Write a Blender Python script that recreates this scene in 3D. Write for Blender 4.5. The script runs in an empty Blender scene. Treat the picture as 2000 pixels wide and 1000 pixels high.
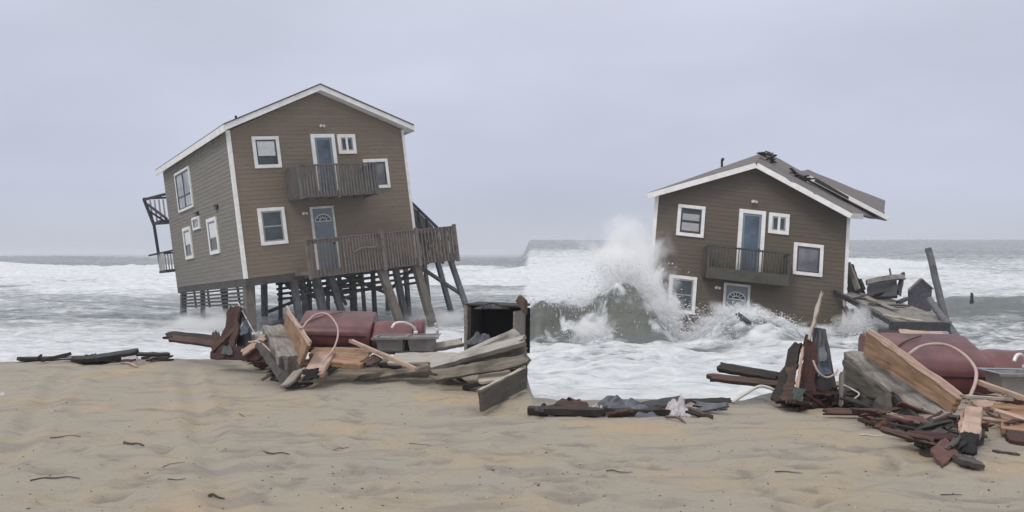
import bpy, bmesh, math, random
import numpy as np
from mathutils import Vector, Matrix, noise as mnoise

random.seed(7)
rng = np.random.default_rng(7)
S = bpy.context.scene
COL = S.collection

# ------------------------------------------------------------------ camera
EYE = 1.7          # eye height above the dry sand
FOC = 1.5          # focal length / half width units (x/y at px offset 1500)
cam_d = bpy.data.cameras.new("camera")
cam_d.sensor_width = 36.0
cam_d.lens = 27.0
cam_d.shift_y = -0.0025
cam_d.clip_start = 0.1
cam_d.clip_end = 20000
cam = bpy.data.objects.new("camera", cam_d)
COL.objects.link(cam)
cam.location = (0, 0, EYE)
cam.rotation_euler = (math.radians(90), 0, 0)
S.camera = cam

# ------------------------------------------------------------------ sky, sun
SUN_EL, SUN_AZ = 55.0, -140.0       # degrees; azimuth from +Y, negative = left
W = bpy.data.worlds.new("World")
S.world = W
W.use_nodes = True
nt = W.node_tree
nt.nodes.clear()
out = nt.nodes.new("ShaderNodeOutputWorld")
bg = nt.nodes.new("ShaderNodeBackground")
bg.inputs[1].default_value = 0.1
sky = nt.nodes.new("ShaderNodeTexSky")
sky.sky_type = 'NISHITA'
sky.sun_disc = False
sky.sun_elevation = math.radians(SUN_EL)
sky.sun_rotation = math.radians(SUN_AZ)
tc = nt.nodes.new("ShaderNodeTexCoord")
sep = nt.nodes.new("ShaderNodeSeparateXYZ")
nt.links.new(tc.outputs["Generated"], sep.inputs[0])
ramp = nt.nodes.new("ShaderNodeValToRGB")       # overcast brightness by elevation
cr = ramp.color_ramp
cr.elements[0].position = 0.0
cr.elements[0].color = (0.46, 0.49, 0.57, 1)
cr.elements[1].position = 1.0
cr.elements[1].color = (0.98, 0.99, 1.0, 1)
e = cr.elements.new(0.07); e.color = (0.475, 0.505, 0.615, 1)
e = cr.elements.new(0.30); e.color = (0.55, 0.58, 0.685, 1)
e = cr.elements.new(0.55); e.color = (0.85, 0.87, 0.92, 1)
nt.links.new(sep.outputs[2], ramp.inputs[0])
mp = nt.nodes.new("ShaderNodeMapping")
mp.inputs["Scale"].default_value = (1.3, 1.3, 4.0)
nt.links.new(tc.outputs["Generated"], mp.inputs[0])
cn = nt.nodes.new("ShaderNodeTexNoise")          # soft cloud bellies
cn.inputs["Scale"].default_value = 1.6
cn.inputs["Detail"].default_value = 4
cn.inputs["Roughness"].default_value = 0.45
nt.links.new(mp.outputs[0], cn.inputs[0])
mr = nt.nodes.new("ShaderNodeMapRange")
mr.inputs[1].default_value = 0.3; mr.inputs[2].default_value = 0.7
mr.inputs[3].default_value = 9.0; mr.inputs[4].default_value = 11.1
nt.links.new(cn.outputs[0], mr.inputs[0])
vm = nt.nodes.new("ShaderNodeVectorMath"); vm.operation = 'SCALE'
nt.links.new(ramp.outputs[0], vm.inputs[0]); nt.links.new(mr.outputs[0], vm.inputs["Scale"])
mx = nt.nodes.new("ShaderNodeMix"); mx.data_type = 'RGBA'
mx.inputs[0].default_value = 0.95
nt.links.new(sky.outputs[0], mx.inputs[6]); nt.links.new(vm.outputs[0], mx.inputs[7])
nt.links.new(mx.outputs[2], bg.inputs[0]); nt.links.new(bg.outputs[0], out.inputs[0])

sun_d = bpy.data.lights.new("sun", 'SUN')
sun_d.energy = 1.15
sun_d.angle = math.radians(18)
sun_d.color = (1.0, 0.965, 0.92)
sun = bpy.data.objects.new("sun", sun_d)
COL.objects.link(sun)
az, el = math.radians(SUN_AZ), math.radians(SUN_EL)
sdir = Vector((math.sin(az)*math.cos(el), math.cos(az)*math.cos(el), math.sin(el)))
sun.rotation_euler = sdir.to_track_quat('Z', 'Y').to_euler()
sun.location = (-20, 10, 40)

S.view_settings.view_transform = 'Standard'
S.view_settings.look = 'None'
S.view_settings.exposure = 0.17
S.view_settings.gamma = 1.0
try:
    S.cycles.volume_step_rate = 1.0
    S.cycles.volume_bounces = 8
    S.cycles.max_bounces = 14
except Exception:
    pass

# ------------------------------------------------------------------ helpers
def at(px, py, Y):
    """world point seen at photograph position (2000x1000) at depth Y metres"""
    return Vector(((px-1000)/1500*Y, Y, EYE-(py-495)/1500*Y))

def gy(py, z=0.0):
    return (EYE-z)*1500/(py-495)

def tag(o, label=None, cat=None, group=None, kind=None):
    if label: o["label"] = label
    if cat: o["category"] = cat
    if group: o["group"] = group
    if kind: o["kind"] = kind
    return o

def link(name, me, mat=None, parent=None):
    o = bpy.data.objects.new(name, me)
    COL.objects.link(o)
    if mat is not None and not me.materials:
        me.materials.append(mat)
    if parent is not None:
        o.parent = parent
    return o

def empty(name, M=None):
    o = bpy.data.objects.new(name, None)
    COL.objects.link(o)
    o.empty_display_size = 0.3
    if M is not None: o.matrix_world = M
    return o

class MB:
    """collects shapes and links them as ONE mesh object"""
    def __init__(s): s.v = []; s.f = []
    def add(s, vs, fs):
        b = len(s.v)
        s.v += [tuple(v) for v in vs]
        s.f += [tuple(i+b for i in f) for f in fs]
        return s
    def box(s, x0, x1, y0, y1, z0, z1):
        vs = [(x, y, z) for z in (z0, z1) for y in (y0, y1) for x in (x0, x1)]
        return s.add(vs, [(0,2,3,1),(4,5,7,6),(0,1,5,4),(2,6,7,3),(0,4,6,2),(1,3,7,5)])
    def beam(s, a, b, w, t, up=(0,0,1), w2=None, t2=None):
        a, b = Vector(a), Vector(b)
        x = (b-a).normalized(); u = Vector(up)
        if abs(x.dot(u)) > 0.97: u = Vector((0,1,0))
        y = u.cross(x).normalized(); z = x.cross(y)
        w2 = w if w2 is None else w2; t2 = t if t2 is None else t2
        vs = []
        for p, ww, tt in ((a, w, t), (b, w2, t2)):
            for sy, sz in ((-1,-1),(1,-1),(1,1),(-1,1)):
                vs.append(p + y*(sy*ww/2) + z*(sz*tt/2))
        return s.add(vs, [(3,2,1,0),(4,5,6,7),(0,1,5,4),(1,2,6,5),(2,3,7,6),(3,0,4,7)])
    def tube(s, pts, r, n=8, taper=None):
        pts = [Vector(p) for p in pts]
        vs = []; fs = []
        for i, p in enumerate(pts):
            d = (pts[min(i+1, len(pts)-1)] - pts[max(i-1, 0)]).normalized()
            u = Vector((0,0,1)) if abs(d.z) < 0.9 else Vector((0,1,0))
            a = d.cross(u).normalized(); b = d.cross(a)
            rr = r if taper is None else r*(1+(taper-1)*i/(len(pts)-1))
            for k in range(n):
                an = 2*math.pi*k/n
                vs.append(p + a*(rr*math.cos(an)) + b*(rr*math.sin(an)))
        for i in range(len(pts)-1):
            for k in range(n):
                fs.append((i*n+k, i*n+(k+1)%n, (i+1)*n+(k+1)%n, (i+1)*n+k))
        fs.append(tuple(range(n))[::-1]); fs.append(tuple(range((len(pts)-1)*n, len(pts)*n)))
        return s.add(vs, fs)
    def prism(s, poly, fn0, fn1):
        """polygon of 2D points; fn0/fn1 map a 2D point to the two 3D ends"""
        n = len(poly)
        vs = [fn0(p) for p in poly] + [fn1(p) for p in poly]
        fs = [tuple(range(n))[::-1], tuple(range(n, 2*n))]
        fs += [(i, (i+1) % n, n+(i+1) % n, n+i) for i in range(n)]
        return s.add(vs, fs)
    def mesh(s, name, smooth=False):
        me = bpy.data.meshes.new(name)
        me.from_pydata(s.v, [], s.f)
        bm = bmesh.new(); bm.from_mesh(me)
        bmesh.ops.recalc_face_normals(bm, faces=bm.faces)
        bm.to_mesh(me); bm.free()
        if smooth:
            for p in me.polygons: p.use_smooth = True
        return me
    def build(s, name, mat, parent=None, bevel=0, smooth=False, seg=1):
        o = link(name, s.mesh(name, smooth), mat, parent)
        if bevel:
            m = o.modifiers.new("bevel", 'BEVEL'); m.width = bevel; m.segments = seg
            m.limit_method = 'ANGLE'
        return o

def spline(pts, n=6):
    """Catmull-Rom through the points"""
    P = [Vector(p) for p in pts]; P = [2*P[0]-P[1]] + P + [2*P[-1]-P[-2]]
    o = []
    for i in range(1, len(P)-2):
        for k in range(n):
            t = k/n
            o.append(0.5*((2*P[i]) + (P[i+1]-P[i-1])*t + (2*P[i-1]-5*P[i]+4*P[i+1]-P[i+2])*t*t + (3*P[i]-P[i-1]-3*P[i+1]+P[i+2])*t**3))
    o.append(P[-2])
    return o

# value noise in numpy
def vnoise(x, y, seed=0):
    xi = np.floor(x).astype(np.int64); yi = np.floor(y).astype(np.int64)
    fx = x-xi; fy = y-yi
    fx = fx*fx*fx*(fx*(fx*6-15)+10); fy = fy*fy*fy*(fy*(fy*6-15)+10)
    def h(a, b):
        n = (a*374761393 + b*668265263 + seed*1274126177) & 0xffffffff
        n = ((n ^ (n >> 13))*1274126177) & 0xffffffff
        n = n ^ (n >> 16)
        return (n & 0xffff)/65535.0
    return (h(xi, yi)*(1-fx)+h(xi+1, yi)*fx)*(1-fy) + (h(xi, yi+1)*(1-fx)+h(xi+1, yi+1)*fx)*fy
def fbm(x, y, o=4, seed=0, g=0.5):
    s = 0; a = 1; t = 0
    for i in range(o):
        s = s + a*vnoise(x*2**i+17.3*i, y*2**i-9.1*i, seed+i); t += a; a *= g
    return s/t
def sst(a, b, x):
    t = np.clip((x-a)/(b-a), 0, 1)
    return t*t*(3-2*t)

# ------------------------------------------------------------------ materials
MATS = {}
def new_mat(name):
    m = bpy.data.materials.new(name); m.use_nodes = True
    n = m.node_tree.nodes; n.clear()
    o = n.new("ShaderNodeOutputMaterial"); b = n.new("ShaderNodeBsdfPrincipled")
    m.node_tree.links.new(b.outputs[0], o.inputs[0])
    return m, m.node_tree, b, o
def N(t, kind, **kw):
    n = t.nodes.new("ShaderNode"+kind)
    for k, v in kw.items():
        if k in n.inputs.keys(): n.inputs[k].default_value = v
        else: setattr(n, k, v)
    return n
def coords(t, scale=(1,1,1), src="Object"):
    c = N(t, "TexCoord"); m = N(t, "Mapping"); m.inputs["Scale"].default_value = scale
    t.links.new(c.outputs[src], m.inputs[0]); return m.outputs[0]
def ramp_of(t, fac, stops):
    r = N(t, "ValToRGB"); cr = r.color_ramp
    while len(cr.elements) > 2: cr.elements.remove(cr.elements[-1])
    cr.elements[0].position, cr.elements[0].color = stops[0][0], (*stops[0][1], 1)
    cr.elements[1].position, cr.elements[1].color = stops[-1][0], (*stops[-1][1], 1)
    for p, c in stops[1:-1]:
        e = cr.elements.new(p); e.color = (*c, 1)
    t.links.new(fac, r.inputs[0]); return r.outputs[0]
def mixc(t, fac, a, b, mode='MIX'):
    m = N(t, "Mix", data_type='RGBA', blend_type=mode)
    if isinstance(fac, (int, float)): m.inputs[0].default_value = fac
    else: t.links.new(fac, m.inputs[0])
    for s, v in ((6, a), (7, b)):
        if isinstance(v, tuple): m.inputs[s].default_value = (*v, 1)
        else: t.links.new(v, m.inputs[s])
    return m.outputs[2]
def bump(t, b, h, strength=0.3, dist=0.02):
    n = N(t, "Bump"); n.inputs["Strength"].default_value = strength; n.inputs["Distance"].default_value = dist
    t.links.new(h, n.inputs["Height"]); t.links.new(n.outputs[0], b.inputs["Normal"])

def wood(name, c0, c1, c2=None, grain=(1.2, 14, 14), rough=0.8, src="Object", stain=None):
    m, t, b, o = new_mat(name)
    v = coords(t, grain, src)
    n1 = N(t, "TexNoise", Scale=2.2, Detail=6.0, Roughness=0.65); t.links.new(v, n1.inputs[0])
    col = ramp_of(t, n1.outputs[0], [(0.3, c0), (0.7, c1)] if c2 is None else [(0.28, c0), (0.5, c1), (0.72, c2)])
    v2 = coords(t, (1.5, 1.5, 1.5), src)
    n2 = N(t, "TexNoise", Scale=1.7, Detail=5.0, Roughness=0.6); t.links.new(v2, n2.inputs[0])
    st = stain or tuple(x*0.45 for x in c0)
    f = ramp_of(t, n2.outputs[0], [(0.52, (0,0,0)), (0.72, (0.75,)*3)])
    t.links.new(mixc(t, f, col, st), b.inputs["Base Color"])
    b.inputs["Roughness"].default_value = rough
    bump(t, b, n1.outputs[0], 0.5, 0.012)
    MATS[name] = m; return m
def plain(name, c, rough=0.6, metal=0.0, var=0.25, scale=4.0, bmp=0.15, spec=0.5):
    m, t, b, o = new_mat(name)
    v = coords(t)
    n1 = N(t, "TexNoise", Scale=scale, Detail=5.0, Roughness=0.6); t.links.new(v, n1.inputs[0])
    lo = tuple(x*(1-var) for x in c); hi = tuple(min(1, x*(1+var*0.6)) for x in c)
    t.links.new(ramp_of(t, n1.outputs[0], [(0.3, lo), (0.7, hi)]), b.inputs["Base Color"])
    b.inputs["Roughness"].default_value = rough; b.inputs["Metallic"].default_value = metal
    b.inputs["Specular IOR Level"].default_value = spec
    if bmp: bump(t, b, n1.outputs[0], bmp, 0.01)
    MATS[name] = m; return m

wood('grey_timber', (0.10,0.088,0.076), (0.225,0.20,0.175), (0.34,0.305,0.268), stain=(0.045,0.037,0.03))
wood('pale_timber', (0.34,0.29,0.24), (0.46,0.41,0.35))
wood('plank_brown', (0.05,0.042,0.033), (0.095,0.08,0.062))
wood('driftlog', (0.06,0.050,0.038), (0.16,0.138,0.108), (0.25,0.222,0.18), grain=(0.9, 11, 11))
wood('driftlog_pale', (0.28,0.255,0.225), (0.42,0.39,0.35), grain=(0.9, 11, 11))
wood('dark_timber', (0.012,0.009,0.008), (0.038,0.028,0.023))
wood('brown_timber', (0.04,0.021,0.016), (0.10,0.055,0.04))
wood('red_timber', (0.028,0.010,0.009), (0.07,0.025,0.021))
wood('orange_ply', (0.15,0.078,0.042), (0.27,0.158,0.09), (0.37,0.245,0.155), grain=(1.0, 7, 7), stain=(0.10,0.045,0.025))
wood('pink_ply', (0.34,0.22,0.165), (0.48,0.35,0.28), grain=(1.0, 8, 8), stain=(0.18,0.09,0.06))
wood('pole_wood', (0.34,0.23,0.17), (0.48,0.35,0.28))
wood('pile_wood', (0.065,0.065,0.073), (0.135,0.135,0.145), (0.21,0.205,0.205), grain=(9, 9, 1.0))
wood('pile_wood_brown', (0.10,0.085,0.07), (0.18,0.155,0.13), grain=(9, 9, 1.0))
wood('deck_wood', (0.105,0.084,0.072), (0.195,0.160,0.140), grain=(9, 9, 1.2))
wood('balcony_wood', (0.085,0.078,0.072), (0.155,0.142,0.132), grain=(9, 9, 1.2))
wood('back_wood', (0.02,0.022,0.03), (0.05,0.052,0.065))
wood('balcony_dark', (0.045,0.043,0.032), (0.085,0.08,0.062), grain=(9, 9, 1.2))
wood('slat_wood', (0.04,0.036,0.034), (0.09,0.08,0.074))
plain('trim', (0.79,0.765,0.73), 0.55, var=0.14, scale=3.5)
plain('trim_dull', (0.62,0.60,0.57), 0.6, var=0.25, scale=3)
plain('soffit', (0.72,0.70,0.68), 0.7, var=0.15)
plain('door_blue', (0.17,0.20,0.245), 0.35, var=0.12)
plain('door_grey', (0.155,0.18,0.205), 0.4, var=0.15)
plain('blind', (0.68,0.69,0.67), 0.5, var=0.12)
plain('blind_grey', (0.36,0.35,0.36), 0.5, var=0.15)
plain('sash', (0.05,0.05,0.055), 0.4)
plain('sash_grey', (0.26,0.27,0.27), 0.4)
plain('lamp_white', (0.66,0.63,0.58), 0.35, var=0.1)
plain('hardware', (0.03,0.03,0.032), 0.35, metal=0.6)
plain('steel', (0.36,0.36,0.37), 0.34, metal=0.85, var=0.3, scale=7)
plain('steel_dull', (0.34,0.33,0.31), 0.5, metal=0.3, var=0.25, scale=5)
plain('faucet', (0.72,0.68,0.68), 0.25, metal=0.2, var=0.1)
plain('black_plastic', (0.014,0.014,0.017), 0.4, var=0.4, bmp=0.5)
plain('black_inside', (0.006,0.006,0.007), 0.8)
plain('tarp', (0.018,0.018,0.022), 0.45, var=0.6, scale=9, bmp=0.7)
plain('tarp_grey', (0.10,0.10,0.12), 0.5, var=0.5, scale=9, bmp=0.7)
plain('rag_white', (0.52,0.48,0.49), 0.8, var=0.35, scale=14, bmp=0.7)
plain('blue_sheet', (0.05,0.07,0.10), 0.3, var=0.6, scale=9, bmp=0.5)
plain('green_sheet', (0.02,0.034,0.03), 0.5, var=0.5, scale=9)
plain('hose', (0.44,0.31,0.275), 0.5, var=0.2)
plain('hose_pale', (0.52,0.50,0.46), 0.5, var=0.2)
plain('cable', (0.11,0.075,0.065), 0.6)
plain('concrete_dark', (0.07,0.062,0.055), 0.85, var=0.4, scale=7, bmp=0.6)
plain('brick_red', (0.12,0.055,0.045), 0.85, var=0.4, scale=9, bmp=0.5)
plain('seaweed', (0.06,0.054,0.044), 0.7, var=0.5, scale=20)
plain('seaweed_brown', (0.085,0.068,0.05), 0.7, var=0.5, scale=20)
plain('shell', (0.62,0.58,0.54), 0.6, var=0.2)
plain('pebble', (0.16,0.12,0.09), 0.8, var=0.4, scale=15)
plain('wet_wood_dark', (0.03,0.03,0.033), 0.45, var=0.5, scale=5, bmp=0.4)

def vinyl():
    m, t, b, o = new_mat('maroon_vinyl')
    v = coords(t)
    n1 = N(t, "TexNoise", Scale=3.0, Detail=6.0, Roughness=0.6); t.links.new(v, n1.inputs[0])
    t.links.new(ramp_of(t, n1.outputs[0], [(0.3, (0.062,0.018,0.020)), (0.5, (0.115,0.036,0.038)), (0.7, (0.165,0.06,0.058))]), b.inputs["Base Color"])
    b.inputs["Roughness"].default_value = 0.42
    bump(t, b, n1.outputs[0], 0.25, 0.02); MATS['maroon_vinyl'] = m
vinyl()

def siding(name, c0, c1, streak):
    m, t, b, o = new_mat(name)
    v = coords(t, (0.7, 0.7, 5.9))
    n1 = N(t, "TexNoise", Scale=1.0, Detail=3.0, Roughness=0.6); t.links.new(v, n1.inputs[0])
    base = ramp_of(t, n1.outputs[0], [(0.3, c0), (0.7, c1)])
    v2 = coords(t, (0.45, 0.45, 0.3))
    n2 = N(t, "TexNoise", Scale=1.6, Detail=6.0, Roughness=0.65); t.links.new(v2, n2.inputs[0])
    f = ramp_of(t, n2.outputs[0], [(0.42, (0,0,0)), (0.68, (0.55,)*3)])
    c = mixc(t, f, base, streak)
    v3 = coords(t, (2.5, 2.5, 40))
    n3 = N(t, "TexNoise", Scale=1.5, Detail=4.0); t.links.new(v3, n3.inputs[0])
    c = mixc(t, 0.25, c, ramp_of(t, n3.outputs[0], [(0.3, tuple(x*0.6 for x in c0)), (0.7, tuple(x*1.35 for x in c1))]))
    t.links.new(c, b.inputs["Base Color"])
    b.inputs["Roughness"].default_value = 0.75
    bump(t, b, n3.outputs[0], 0.25, 0.01); MATS[name] = m
siding('siding_brown', (0.160,0.123,0.087), (0.206,0.158,0.113), (0.158,0.132,0.084))
siding('siding_grey', (0.165,0.146,0.120), (0.21,0.188,0.158), (0.160,0.164,0.137))  # paler, greyer siding colour for the standing house's left side wall
siding('siding_wet', (0.088,0.067,0.048), (0.115,0.088,0.064), (0.096,0.082,0.052))

def shingle():
    m, t, b, o = new_mat('shingles')
    v = coords(t, (1, 1, 1))
    br = N(t, "TexBrick", Scale=3.2); t.links.new(v, br.inputs[0])
    br.inputs["Color1"].default_value = (0.125,0.115,0.11,1); br.inputs["Color2"].default_value = (0.175,0.155,0.15,1)
    br.inputs["Mortar"].default_value = (0.06,0.055,0.055,1); br.inputs["Mortar Size"].default_value = 0.02
    n2 = N(t, "TexNoise", Scale=1.3, Detail=5.0); t.links.new(v, n2.inputs[0])
    c = mixc(t, ramp_of(t, n2.outputs[0], [(0.4, (0,0,0)), (0.7, (0.6,)*3)]), br.outputs[0], (0.13,0.095,0.09))
    t.links.new(c, b.inputs["Base Color"]); b.inputs["Roughness"].default_value = 0.85
    n3 = N(t, "TexNoise", Scale=60.0, Detail=2.0); t.links.new(v, n3.inputs[0])
    bump(t, b, n3.outputs[0], 0.3, 0.01); MATS['shingles'] = m
shingle()

def glass(name, c):
    m, t, b, o = new_mat(name)
    v = coords(t); n1 = N(t, "TexNoise", Scale=1.3, Detail=3.0); t.links.new(v, n1.inputs[0])
    t.links.new(ramp_of(t, n1.outputs[0], [(0.35, tuple(x*0.6 for x in c)), (0.65, tuple(x*1.3 for x in c))]), b.inputs["Base Color"])
    b.inputs["Roughness"].default_value = 0.12
    b.inputs["Specular IOR Level"].default_value = 0.35
    MATS[name] = m
glass('glass_dark', (0.055,0.068,0.07)); glass('glass_blue', (0.085,0.115,0.155)); glass('glass_grey', (0.17,0.165,0.185))
glass('glass_pale', (0.33,0.33,0.35))

def sand_mat():
    m, t, b, o = new_mat('sand')
    v = coords(t)
    n1 = N(t, "TexNoise", Scale=0.75, Detail=5.0, Roughness=0.55); t.links.new(v, n1.inputs[0])
    base = ramp_of(t, n1.outputs[0], [(0.34, (0.315,0.287,0.242)), (0.50, (0.335,0.298,0.24)), (0.58, (0.365,0.30,0.215)), (0.68, (0.415,0.315,0.20))])
    vs = coords(t, (0.55, 2.2, 1))
    n2 = N(t, "TexNoise", Scale=1.9, Detail=6.0, Roughness=0.62, Distortion=0.5); t.links.new(vs, n2.inputs[0])
    c = mixc(t, ramp_of(t, n2.outputs[0], [(0.52, (0,0,0)), (0.63, (0.7,)*3)]), base, (0.185,0.172,0.157))
    # dark grains and shreds
    vf = coords(t, (4.0, 9.0, 4))
    n3 = N(t, "TexNoise", Scale=2.4, Detail=7.0, Roughness=0.7, Distortion=1.2); t.links.new(vf, n3.inputs[0])
    v4 = coords(t, (0.8, 1.1, 1)); n4 = N(t, "TexNoise", Scale=1.3, Detail=3.0); t.links.new(v4, n4.inputs[0])
    f3 = N(t, "Math", operation='MULTIPLY')
    t.links.new(ramp_of(t, n3.outputs[0], [(0.57, (0,0,0)), (0.66, (1,)*3)]), f3.inputs[0])
    t.links.new(ramp_of(t, n4.outputs[0], [(0.42, (0,0,0)), (0.60, (0.85,)*3)]), f3.inputs[1])
    c = mixc(t, f3.outputs[0], c, (0.105,0.094,0.084))
    dm = N(t, "Attribute", attribute_name="print_dark")
    c = mixc(t, dm.outputs["Fac"], c, (0.125,0.115,0.105))
    n5 = N(t, "TexNoise", Scale=140.0, Detail=3.0, Roughness=0.7); t.links.new(v, n5.inputs[0])
    c = mixc(t, 0.35, c, ramp_of(t, n5.outputs[0], [(0.3, (0.20,0.17,0.135)), (0.7, (0.45,0.39,0.31))]))
    # wet band at the water's edge (attribute)
    at_ = N(t, "Attribute", attribute_name="wet")
    c = mixc(t, at_.outputs["Fac"], c, (0.175,0.155,0.135))
    t.links.new(c, b.inputs["Base Color"])
    rr = N(t, "MapRange"); rr.inputs[3].default_value = 0.9; rr.inputs[4].default_value = 0.35
    t.links.new(at_.outputs["Fac"], rr.inputs[0]); t.links.new(rr.outputs[0], b.inputs["Roughness"])
    b.inputs["Specular IOR Level"].default_value = 0.3
    n6 = N(t, "TexNoise", Scale=14.0, Detail=6.0, Roughness=0.65); t.links.new(coords(t, (0.7, 1.6, 1)), n6.inputs[0])
    n7 = N(t, "TexNoise", Scale=320.0, Detail=2.0, Roughness=0.6); t.links.new(v, n7.inputs[0])
    hs = N(t, "Math", operation='MULTIPLY_ADD'); hs.inputs[1].default_value = 0.22
    t.links.new(n7.outputs[0], hs.inputs[0]); t.links.new(n6.outputs[0], hs.inputs[2])
    bump(t, b, hs.outputs[0], 0.6, 0.03); MATS['sand'] = m
sand_mat()

def sea_mat():
    m, t, b, o = new_mat('sea_water')
    v = coords(t)
    fa = N(t, "Attribute", attribute_name="foam")
    def nz(scale, s, det, rough, dist=0.0):
        n = N(t, "TexNoise", Scale=s, Detail=det, Roughness=rough, Distortion=dist); t.links.new(coords(t, scale), n.inputs[0]); return n.outputs[0]
    a = nz((0.30, 0.75, 0.6), 1.0, 8.0, 0.68, 0.8)
    c = nz((1.1, 2.6, 2.0), 1.0, 7.0, 0.7, 0.6)
    ad = N(t, "Math", operation='ADD'); t.links.new(a, ad.inputs[0]); t.links.new(c, ad.inputs[1])
    s1 = N(t, "Math", operation='MULTIPLY_ADD'); s1.inputs[1].default_value = 1.15; s1.inputs[2].default_value = -1.15
    t.links.new(ad.outputs[0], s1.inputs[0])
    s2 = N(t, "Math", operation='ADD'); t.links.new(s1.outputs[0], s2.inputs[0]); t.links.new(fa.outputs["Fac"], s2.inputs[1])
    f = N(t, "MapRange", interpolation_type='SMOOTHSTEP'); f.inputs[1].default_value = 0.22; f.inputs[2].default_value = 0.88
    t.links.new(s2.outputs[0], f.inputs[0])
    water = ramp_of(t, nz((0.05,0.12,0.1), 1.0, 4.0, 0.6), [(0.3, (0.11,0.128,0.132)), (0.7, (0.17,0.183,0.178))])
    face = N(t, "Attribute", attribute_name="face")
    water = mixc(t, face.outputs["Fac"], water, mixc(t, a, (0.07,0.078,0.064), (0.19,0.195,0.17)))
    foam = ramp_of(t, c, [(0.3, (0.50,0.52,0.545)), (0.55, (0.66,0.675,0.69)), (0.75, (0.80,0.80,0.80))])
    t.links.new(mixc(t, f.outputs[0], water, foam), b.inputs["Base Color"])
    rr = N(t, "MapRange"); rr.inputs[3].default_value = 0.22; rr.inputs[4].default_value = 0.9
    t.links.new(f.outputs[0], rr.inputs[0]); t.links.new(rr.outputs[0], b.inputs["Roughness"])
    b.inputs["IOR"].default_value = 1.33
    sp = N(t, "MapRange"); sp.inputs[3].default_value = 0.5; sp.inputs[4].default_value = 0.1
    t.links.new(f.outputs[0], sp.inputs[0]); t.links.new(sp.outputs[0], b.inputs["Specular IOR Level"])
    h = N(t, "Math", operation='ADD'); t.links.new(a, h.inputs[0]); t.links.new(c, h.inputs[1])
    bump(t, b, h.outputs[0], 0.8, 0.18); MATS['sea_water'] = m
sea_mat()

def drop_mat():
    m, t, b, o = new_mat('spray_drops')
    b.inputs["Base Color"].default_value = (0.72,0.73,0.75,1); b.inputs["Roughness"].default_value = 0.7
    n = N(t, "TexNoise", Scale=3.0, Detail=4.0); t.links.new(coords(t), n.inputs[0])
    t.links.new(ramp_of(t, n.outputs[0], [(0.3, (0.52,0.53,0.55)), (0.7, (0.78,0.78,0.79))]), b.inputs["Base Color"])
    b.inputs["Subsurface Weight"].default_value = 0.0
    MATS['spray_drops'] = m
drop_mat()

def mist_mat(name, dens, seed):
    m = bpy.data.materials.new(name); m.use_nodes = True
    t = m.node_tree; t.nodes.clear()
    o = N(t, "OutputMaterial"); pv = N(t, "VolumePrincipled")
    pv.inputs["Color"].default_value = (0.995,0.995,0.995,1); pv.inputs["Anisotropy"].default_value = 0.1
    t.links.new(pv.outputs[0], o.inputs["Volume"])
    c = N(t, "TexCoord")
    ln = N(t, "VectorMath", operation='LENGTH'); t.links.new(c.outputs["Object"], ln.inputs[0])
    mp = N(t, "Mapping"); mp.inputs["Location"].default_value = (seed*3.1, seed*1.7, 0); mp.inputs["Scale"].default_value = (1,1,0.8)
    t.links.new(c.outputs["Object"], mp.inputs[0])
    n = N(t, "TexNoise", Scale=2.1, Detail=5.0, Roughness=0.62, Distortion=0.4); t.links.new(mp.outputs[0], n.inputs[0])
    a = N(t, "Math", operation='MULTIPLY_ADD'); a.inputs[1].default_value = 2.4; a.inputs[2].default_value = -0.5
    t.links.new(n.outputs[0], a.inputs[0])
    s = N(t, "Math", operation='SUBTRACT'); t.links.new(a.outputs[0], s.inputs[0]); t.links.new(ln.outputs["Value"], s.inputs[1])
    cl = N(t, "MapRange", interpolation_type='SMOOTHSTEP'); cl.inputs[1].default_value = 0.0; cl.inputs[2].default_value = 0.55
    cl.inputs[3].default_value = 0; cl.inputs[4].default_value = dens
    t.links.new(s.outputs[0], cl.inputs[0])
    # nothing outside the hull's sphere
    ed = N(t, "MapRange"); ed.inputs[1].default_value = 0.98; ed.inputs[2].default_value = 0.8; ed.inputs[3].default_value = 0; ed.inputs[4].default_value = 1
    t.links.new(ln.outputs["Value"], ed.inputs[0])
    mu = N(t, "Math", operation='MULTIPLY'); t.links.new(cl.outputs[0], mu.inputs[0]); t.links.new(ed.outputs[0], mu.inputs[1])
    t.links.new(mu.outputs[0], pv.inputs["Density"])
    return m
# ------------------------------------------------------------------ sand
CREST_PX = [-1500, 0, 330, 700, 1010, 1042, 1450, 1640, 1800, 3500]
CREST_Y = [11.5, 12.0, 12.7, 12.4, 12.4, 8.95, 8.9, 10.2, 10.8, 10.8]
def sand_base(x, y):
    px = 1000 + 1500*x/np.maximum(y, 2.5)
    yc = np.interp(px, CREST_PX, CREST_Y) + 0.0
    d = y - yc
    z = -np.where(d > 0, 0.16*d + 0.24*d*sst(0, 1.2, d), 0)
    return np.maximum(z, -3.2), d
PRINTS = []
for (p0, p1, q0, q1, n) in ((380, 740, 770, 860, 34), (380, 720, 860, 985, 26), (700, 1020, 820, 985, 20), (20, 380, 790, 985, 22), (1060, 1500, 850, 985, 22), (1480, 1960, 840, 990, 26)):
    for _ in range(n):
        py_ = random.uniform(q0, q1); px_ = random.uniform(p0, p1); Yp = gy(py_)
        PRINTS.append(((px_-1000)/1500*Yp, Yp, random.gauss(-.15, .5), random.uniform(.6, 1.5), random.uniform(.010, .034)))
RUTS = [(-6.6, 11.6, -3.2, 4.2), (-5.0, 11.8, -1.5, 4.2), (1.2, 4.4, 4.6, 7.4)]
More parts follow.
